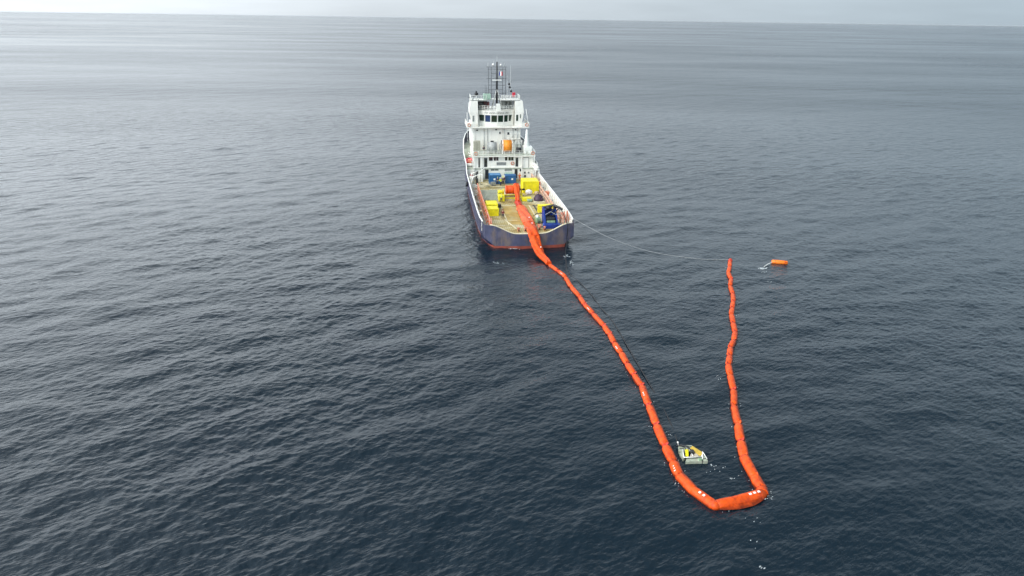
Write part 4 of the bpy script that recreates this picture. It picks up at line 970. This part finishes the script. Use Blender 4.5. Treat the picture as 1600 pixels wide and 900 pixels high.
for i in range(len(J) - 1):
    if (J[i + 1] - J[i]).length < .3: continue
    r = (rad(J[i]) + rad(J[i + 1])) / 2
    o, s = section(J[i], J[i + 1], r, i + 1, big=(J[i].y < 49))
    secs.append((J[i], J[i + 1], r, o))
    # collar at the joint
    if i and J[i].y > 46.0 and not (J[i].x < 15.5 and J[i].y < 47):
        q = J[i]; d = (J[i + 1] - J[i - 1]).normalized(); cz_ = r * .24 + wz(q.x, q.y) * .8
        b = MB(); dd = Vector((d.x, d.y, 0)); c = Vector((q.x, q.y, cz_)) - BO
        tw = rj.uniform(.9, 1.07)
        b.tube([c - dd * .2, c - dd * .12, c + dd * .12, c + dd * .2], [r * .5, r * .72 * tw, r * .70 * tw, r * .5], 12)
        # folded flap that sticks up at the joint
        sx = Vector((-d.y, d.x, 0)); u = Vector((0, 0, 1)); sd_ = rj.choice((-1, 1))
        b.poly([c + u * r * .6 - dd * .2, c + u * r * .6 + dd * .2, c + u * r * (.8 + .3 * tw) + sx * sd_ * .22 + dd * .12, c + u * r * .95 + sx * sd_ * .2 - dd * .12], tuple(dd * .04 + u * .03))
        b.build('joint_collar', 'redseam' if rj.random() < .55 else 'orange', boom)
# reflective patches
def patch_on(si, t, a, n=1, sp=.35, m='white2', wx=.11):
    p0, p1, r, o = secs[si]; d = (p1 - p0).normalized(); s = Vector((-d.y, d.x))
    for k in range(n):
        c = p0.lerp(p1, t) + d * sp * k; b = MB(); rows = []
        for dt in (-wx, wx):
            rows.append([Vector((c.x + d.x * dt + s.x * math.cos(a + da) * r * 1.03, c.y + d.y * dt + s.y * math.cos(a + da) * r * 1.03, r * .3 + wz(c.x, c.y) * .8 + math.sin(a + da) * r * 1.03)) - BO for da in (-.2, 0, .2)])
        b.grid(rows); b.build('reflective_patch', m, o, fix=False)
for si, (p0, p1, r, o) in enumerate(secs):
    if p0.y < 47 and p0.x < 16: patch_on(si, .35, 1.9, 2, .42, wx=.10)
    elif p0.y < 45 and p1.x > 20.5: patch_on(si, .70, 1.75, 3, .42, wx=.13)
    elif p0.x < 15 and si % 4 == 1: patch_on(si, .5, 2.3, 3, .28, wx=.05)
MB().ball((15.2 - BO.x, 46.45 - BO.y, .14), .44, 14, (1, 1, 1)).build('boom_elbow', 'orange', boom)
MB().ball((16.5 - BO.x, 44.62 - BO.y, .16), .45, 14, (1, 1, 1)).build('boom_elbow', 'orange', boom)
# cone end of the right arm
q = Vector((35.29, 104.71)); d = Vector((.33, .94))
MB().tube([Vector((q.x, q.y, .13)) - BO, Vector((q.x + d.x * .5, q.y + d.y * .5, .25)) - BO, Vector((q.x + d.x * .9, q.y + d.y * .9, .35)) - BO], [.38, .3, .08], 12).build('end_cone', 'redseam', boom)
# skirt hanging out from the bend
def skirt(a, b_, n_, wid, out_):
    b = MB(); rows = []
    for i in range(n_ + 1):
        t = i / n_; c = Vector(a).lerp(Vector(b_), t); bell = math.sin(PI * min(1, max(0, t))) ** .6
        row = []
        for k in range(4):
            kk = k / 3; o_ = .36 + wid * bell * kk
            row.append(Vector((c[0] + out_[0] * o_, c[1] + out_[1] * o_, .28 - .20 * kk + .03 * math.sin(i * 1.3 + k) + wz(c[0] + out_[0] * o_, c[1] + out_[1] * o_))) - BO)
        rows.append(row)
    b.grid(rows, True); b.build('skirt', 'orange', boom, fix=False)
skirt((16.4, 44.7), (20.9, 46.3), 16, .62, (.35, -.94)); skirt((14.6, 48.2), (16.6, 44.6), 12, .22, (-.8, -.6))
# flat part on deck and over the stern (ship coordinates)
def ribbon(name, path, widths, thick, m, n=13):
    b = MB(); rows = []; P = [Vector(p) for p in path]; rg = random.Random(len(P))
    # resample
    Q = []; W = []; T_ = []
    for i in range(len(P) - 1):
        k = max(2, int((P[i + 1] - P[i]).length / .5))
        for j in range(k): Q.append(P[i].lerp(P[i + 1], j / k)); W.append(widths[i] + (widths[i + 1] - widths[i]) * j / k); T_.append(thick[i] + (thick[i + 1] - thick[i]) * j / k)
    Q.append(P[-1]); W.append(widths[-1]); T_.append(thick[-1])
    for _ in range(3): Q = [Q[0]] + [(Q[i - 1] + Q[i] * 2 + Q[i + 1]) / 4 for i in range(1, len(Q) - 1)] + [Q[-1]]
    for i, q_ in enumerate(Q):
        d = (Q[min(i + 1, len(Q) - 1)] - Q[max(i - 1, 0)]).normalized(); s = d.cross(Vector((0, 0, 1))).normalized(); u = s.cross(d)
        row = []; w2 = W[i] / 2 * (1 + rg.uniform(-.05, .05)); off = rg.uniform(-.05, .05)
        for k in range(n):
            t = k / (n - 1) * 2 - 1
            hgt = T_[i] * (.35 + .65 * math.sqrt(max(0, 1 - t * t))) * (1 + .25 * math.sin(t * 5 + i * .35)) + rg.uniform(-.02, .02)
            row.append(BOI @ (SHIP @ (q_ + s * (w2 * t + off) + u * hgt)))
        for k in range(n - 1, -1, -1):
            t = k / (n - 1) * 2 - 1; row.append(BOI @ (SHIP @ (q_ + s * (w2 * t * .98 + off) - u * .04)))
        rows.append(row)
    b.grid(rows, True, True); b.add(rows[0], [tuple(range(len(rows[0])))]); b.add(rows[-1], [tuple(range(len(rows[0])))])
    return b.build(name, m, boom)
BOI = Matrix.Translation(-BO)
ribbon('boom_section', [(1.0, 25.6, 5.1), (.95, 24.2, 4.6), (.85, 22.0, 3.3), (.7, 20.2, 2.75)], [1.1, 1.1, .95, 1.0], [.18, .22, .3, .32], 'orange').name = 'boom_section'
ribbon('boom_section', [(.7, 20.4, 2.6), (.65, 17.2, 2.58)], [1.2, 1.3], [.35, .4], 'redseam')
ribbon('boom_section', [(.8, 17.4, 2.6), (.75, 15, 2.62), (.7, 9.5, 2.62), (.62, 4.8, 2.65)], [1.3, 2.0, 2.1, 2.05], [.3, .42, .45, .45], 'orangepale')
ribbon('boom_section', [(.62, 5.0, 2.66), (.55, 1.5, 2.75), (.5, -.6, 2.78), (.55, -1.5, 2.2)], [2.0, 1.95, 1.9, 1.85], [.4, .42, .4, .38], 'orange')
ribbon('boom_section', [(.55, -1.4, 2.3), (.7, -3.2, 1.2), (1.0, -5.2, .45), (1.35, -7.4, .22), (1.72, -9.7, .18)], [1.85, 1.75, 1.5, 1.15, .9], [.38, .42, .45, .5, .5], 'orange')
for k_, (x_, y_, z_) in enumerate(((.9, 13.5, 3.15), (1.0, 7.2, 3.2), (.9, 3.2, 3.3), (1.25, -4.3, 1.35))):
    c = s2w(x_, y_, z_) - BO; MB().bbox(c.x - .1, c.x + .1, c.y - .16, c.y + .16, c.z - .04, c.z + .03, .02).build('reflective_patch', 'orangecloth' if k_ < 1 else 'sack', boom)

# ================================================================== floating things and lines
# skimmer
sk = empty('oil_skimmer', 'pale grey floating skimmer with yellow hopper panels inside the boom loop', 'skimmer', (16.35, 51.4, 0.02), math.radians(4), on_ship=False)
def fl_box(pts_, z0, z1, nm='float', m='alu', lb=None):
    b = MB(); n = len(pts_); cx = sum(p[0] for p in pts_) / n; cy = sum(p[1] for p in pts_) / n
    lo = [(x, y, z0) for x, y in pts_]; md = [(x, y, z1 - .05) for x, y in pts_]; hi = [(cx + (x - cx) * .93, cy + (y - cy) * .93, z1) for x, y in pts_]
    b.grid([lo, md, hi], closed=True); b.add(hi, [tuple(range(n))]); b.add(lo, [tuple(range(n))[::-1]]); return b.build(nm, m, sk, label=lb)
fl_box([(-.95, -1.0), (.55, -1.0), (.5, -.5), (-.7, -.5)], -.2, .26)
fl_box([(.62, -1.02), (1.05, -1.0), (1.05, -.55), (.8, .1), (.6, -.5)], -.2, .30)
fl_box([(-1.0, -.55), (-.78, -.4), (-.75, .55), (-1.1, .3)], -.2, .24)
fl_box([(-1.1, .55), (-.55, .5), (-.4, 1.0), (-.9, 1.35)], -.2, .28)
fl_box([(-.3, .75), (.3, .75), (.35, 1.35), (-.25, 1.4)], -.2, .30)
fl_box([(.35, .6), (.85, -.05), (.62, -.3), (.12, .45)], -.2, .24)
b = MB(); b.poly([(-.74, -.3, .26), (-.5, -.36, .26), (-.3, .4, .45), (-.58, .42, .45)], (0, 0, .06)); b.build('hopper_panel', 'yellow', sk)
b = MB(); b.poly([(-.1, .55, .5), (.22, .85, .5), (.98, -.1, .36), (.55, -.35, .3)], (0, 0, .06)); b.build('hopper_panel', 'amberwedge', sk)
b = MB(); b.poly([(-.35, -.42, .2), (.45, -.42, .2), (.4, .0, .3), (-.1, .35, .3)], (0, 0, .05)); b.build('weir_plate', mat('pale_beige_panel', (.5, .44, .36), .6, .2), sk)
b = MB()
for a_, c_ in (((-.95, -.5, .32), (.6, -.5, .32)), ((-.95, -.5, .32), (-.75, .6, .4)), ((.6, -.5, .32), (.95, .05, .4)), ((-.2, .6, .5), (-.1, -.4, .35)), ((.62, -.85, .35), (.78, -.2, .68)), ((1.02, -.85, .35), (.78, -.2, .68))): b.tube([a_, c_], .04, 5)
b.build('frame', 'white2', sk)
b = MB(); b.tube([(-.95, 1.2, .4), (-1.0, 1.3, .6)], .02, 5); b.ball((-1.0, 1.32, .65), .09, 8); b.build('marker_pole', 'white2', sk)
MB().bbox(-.2, .12, -.1, .3, .3, .6, .03).build('pump', 'dark', sk)
b = MB(); b.tube([(-.1, .3, .5), (-.35, .8, .55), (-.75, 1.15, .45), (-1.05, 1.5, .15)], .06, 6); b.tube([(0, .3, .45), (-.15, .9, .5), (-.7, 1.3, .4), (-1.0, 1.6, .1)], .045, 5); b.build_each('hose', 'dark', sk)
for x, y, q in ((-.75, .85, .2), (.05, 1.08, .22), (.85, -.72, .16)): MB().tube([(x - q, y, .31), (x + q, y, .31)], .035, 5).build('lifting_handle', 'dark', sk)
MB().box(-.85, .45, -.62, -.56, .27, .30).build('edge_strip', 'dark', sk); MB().box(.56, .62, -1.0, -.5, -.05, .31).build('joint_gap', 'dark', sk)
MB().bbox(.25, .6, -.95, -.7, .25, .38, .02).build('control_box', 'green', sk)

def line3(name, pts_, r, m, label, cat, sub=8, n=6):
    P = [Vector(p) for p in pts_]; Q = []
    for i in range(len(P) - 1):
        p0 = P[max(i - 1, 0)]; p1 = P[i]; p2 = P[i + 1]; p3 = P[min(i + 2, len(P) - 1)]
        for k in range(sub):
            t = k / sub; Q.append(.5 * ((2 * p1) + (-p0 + p2) * t + (2 * p0 - 5 * p1 + 4 * p2 - p3) * t * t + (-p0 + 3 * p1 - 3 * p2 + p3) * t ** 3))
    Q.append(P[-1]); o = MB().tube(Q, r, n).build(name, m); return tag(o, label, cat)
hp = [(8.85, 109.23), (8.71, 104.0), (8.65, 98.92), (9.98, 94.84), (11.36, 89.83), (12.18, 85.24), (13.22, 80.04), (14.12, 70.3), (14.98, 63.04), (15.51, 57.49), (15.55, 53.2)]
e0 = s2w(6.1, 4.4, 5.3); e1 = s2w(6.2, -1.0, 4.2); e2 = s2w(6.25, -1.2, 1.5)
hr = random.Random(4)
def wpt(x, y, dz): return (x + hr.uniform(-.12, .12), y, wz(x, y) + dz)
line3('suction_hose', [s2w(5.0, 6.0, 5.2), e0, e1, e2, (8.85, 108.2, .1)] + [wpt(x, y, -.01 if i % 3 else .03) for i, (x, y) in enumerate(hp[1:])], .075, 'black', 'black hose hanging from the crane and floating along the boom to the skimmer', 'hose')
wl = s2w(7.7, 3.1, 4.2)
line3('mooring_line', [wl, (15.6, 110.6, 2.4), (20.4, 109.0, 1.0), (24.5, 108.0, .22), (29.9, 106.3, .03), (33, 105.9, -.02), (35.6, 105.5, .25)], .028, 'linegrey', 'thin white line from the starboard quarter to the far end of the boom', 'rope')
# buoy
by = empty('marker_buoy', 'orange cylindrical buoy floating right of the boom end', 'buoy', (43.2, 104.4, .2), math.radians(-12), on_ship=False)
by.scale = (1, .85, .85)
MB().tube([(-1.25, 0, 0), (-1.15, 0, 0), (-.2, 0, 0), (1.1, 0, 0), (1.22, 0, 0)], [.3, .42, .44, .40, .28], 16).build('float', mat('orange_float', (.9, .2, .01), .4, .1), by)
b = MB()
for x in (-.75, .75): b.tube([(x - .03, 0, 0), (x + .03, 0, 0)], .45, 14)
b.build('band', 'redseam', by); MB().tube([(1.0, -.3, .1), (1.1, -.5, .25), (.7, -.5, .25)], .05, 5).build('handle', 'redseam', by)
line3('buoy_line', [(42.1, 104.5, .2), (41.0, 103.4, .25), (40.0, 102.4, .12)], .06, 'rope', 'short white line from the orange buoy to its splash', 'rope')

# foam: scattered flecks in a few patches
fo = MB(); fr = random.Random(9)
def fleck(x, y, s):
    z = wz(x, y) + .035; n = 7; a0 = fr.uniform(0, PI); el = fr.uniform(1.2, 3.0)
    ring = []
    for k in range(n):
        a = 2 * PI * k / n; r = s * fr.uniform(.55, 1.2); u_, v_ = r * math.cos(a) * el, r * math.sin(a)
        ca = .35 + .5 * math.sin(a0); ring.append((x + u_ * math.cos(ca) - v_ * math.sin(ca), y + u_ * math.sin(ca) + v_ * math.cos(ca), z - .03))
    o = len(ring); fo.add(ring + [(x, y, z + .02)], [(k, (k + 1) % n, o) for k in range(n)], True)
for (x, y, sx_, sy_, n, s) in ((8.8, 106.7, .5, .5, 22, .07), (9.4, 103.3, .35, 1.3, 18, .06), (-2.0, 102.6, .9, .4, 8, .06), (39.6, 101.9, .6, .4, 26, .09), (39.3, 100.4, .5, .5, 6, .06),
                               (19.0, 48.6, .35, .2, 6, .04), (18.3, 50.1, .5, .15, 6, .04), (17.7, 49.4, .7, .3, 4, .03), (21.4, 45.9, .5, .4, 9, .035), (15.2, 54.8, .2, .2, 3, .04), (14.3, 47.6, .4, .6, 6, .03),
                               (18.9, 43.4, 1.4, .5, 4, .03), (18.4, 40.6, .4, .4, 3, .04), (18.1, 38.2, .2, .2, 4, .04), (0.3, 110.0, .8, .08, 22, .05), (22.6, 66, .3, .8, 4, .04), (38.6, 96, .5, 2, 2, .06)):
    for _ in range(n): fleck(x + fr.gauss(0, sx_ * .6), y + fr.gauss(0, sy_ * .6), s * fr.uniform(.5, 1.3))
for (p0, p1, rr_, o_) in secs:                                # broken flecks where the water laps the boom
    d = (p1 - p0).normalized(); sv_ = Vector((-d.y, d.x))
    for _ in range(3 if p0.y < 70 else 1):
        c = p0.lerp(p1, fr.random()) + sv_ * fr.choice((-1, 1)) * (rr_ + fr.uniform(.02, .35)); fleck(c.x, c.y, fr.uniform(.015, .04))
foam_o = fo.build('foam', 'foam', fix=False); tag(foam_o, 'small flecks of white foam on the water', kind='stuff')

# thin sea haze round the whole scene
hb = MB().box(-65000, 65000, -65000, 65000, -5, 40)
hm = bpy.data.materials.new('haze'); hm.use_nodes = True; ht_ = hm.node_tree; ht_.nodes.clear()
ho_ = ht_.nodes.new('ShaderNodeOutputMaterial'); pv = ht_.nodes.new('ShaderNodeVolumePrincipled')
pv.inputs['Color'].default_value = (0.78, 0.81, 0.84, 1); pv.inputs['Density'].default_value = 0.000012; pv.inputs['Anisotropy'].default_value = 0.2
ht_.links.new(pv.outputs[0], ho_.inputs['Volume'])
hz_o = hb.build('haze', hm); tag(hz_o, 'thin pale haze over the sea', kind='stuff')
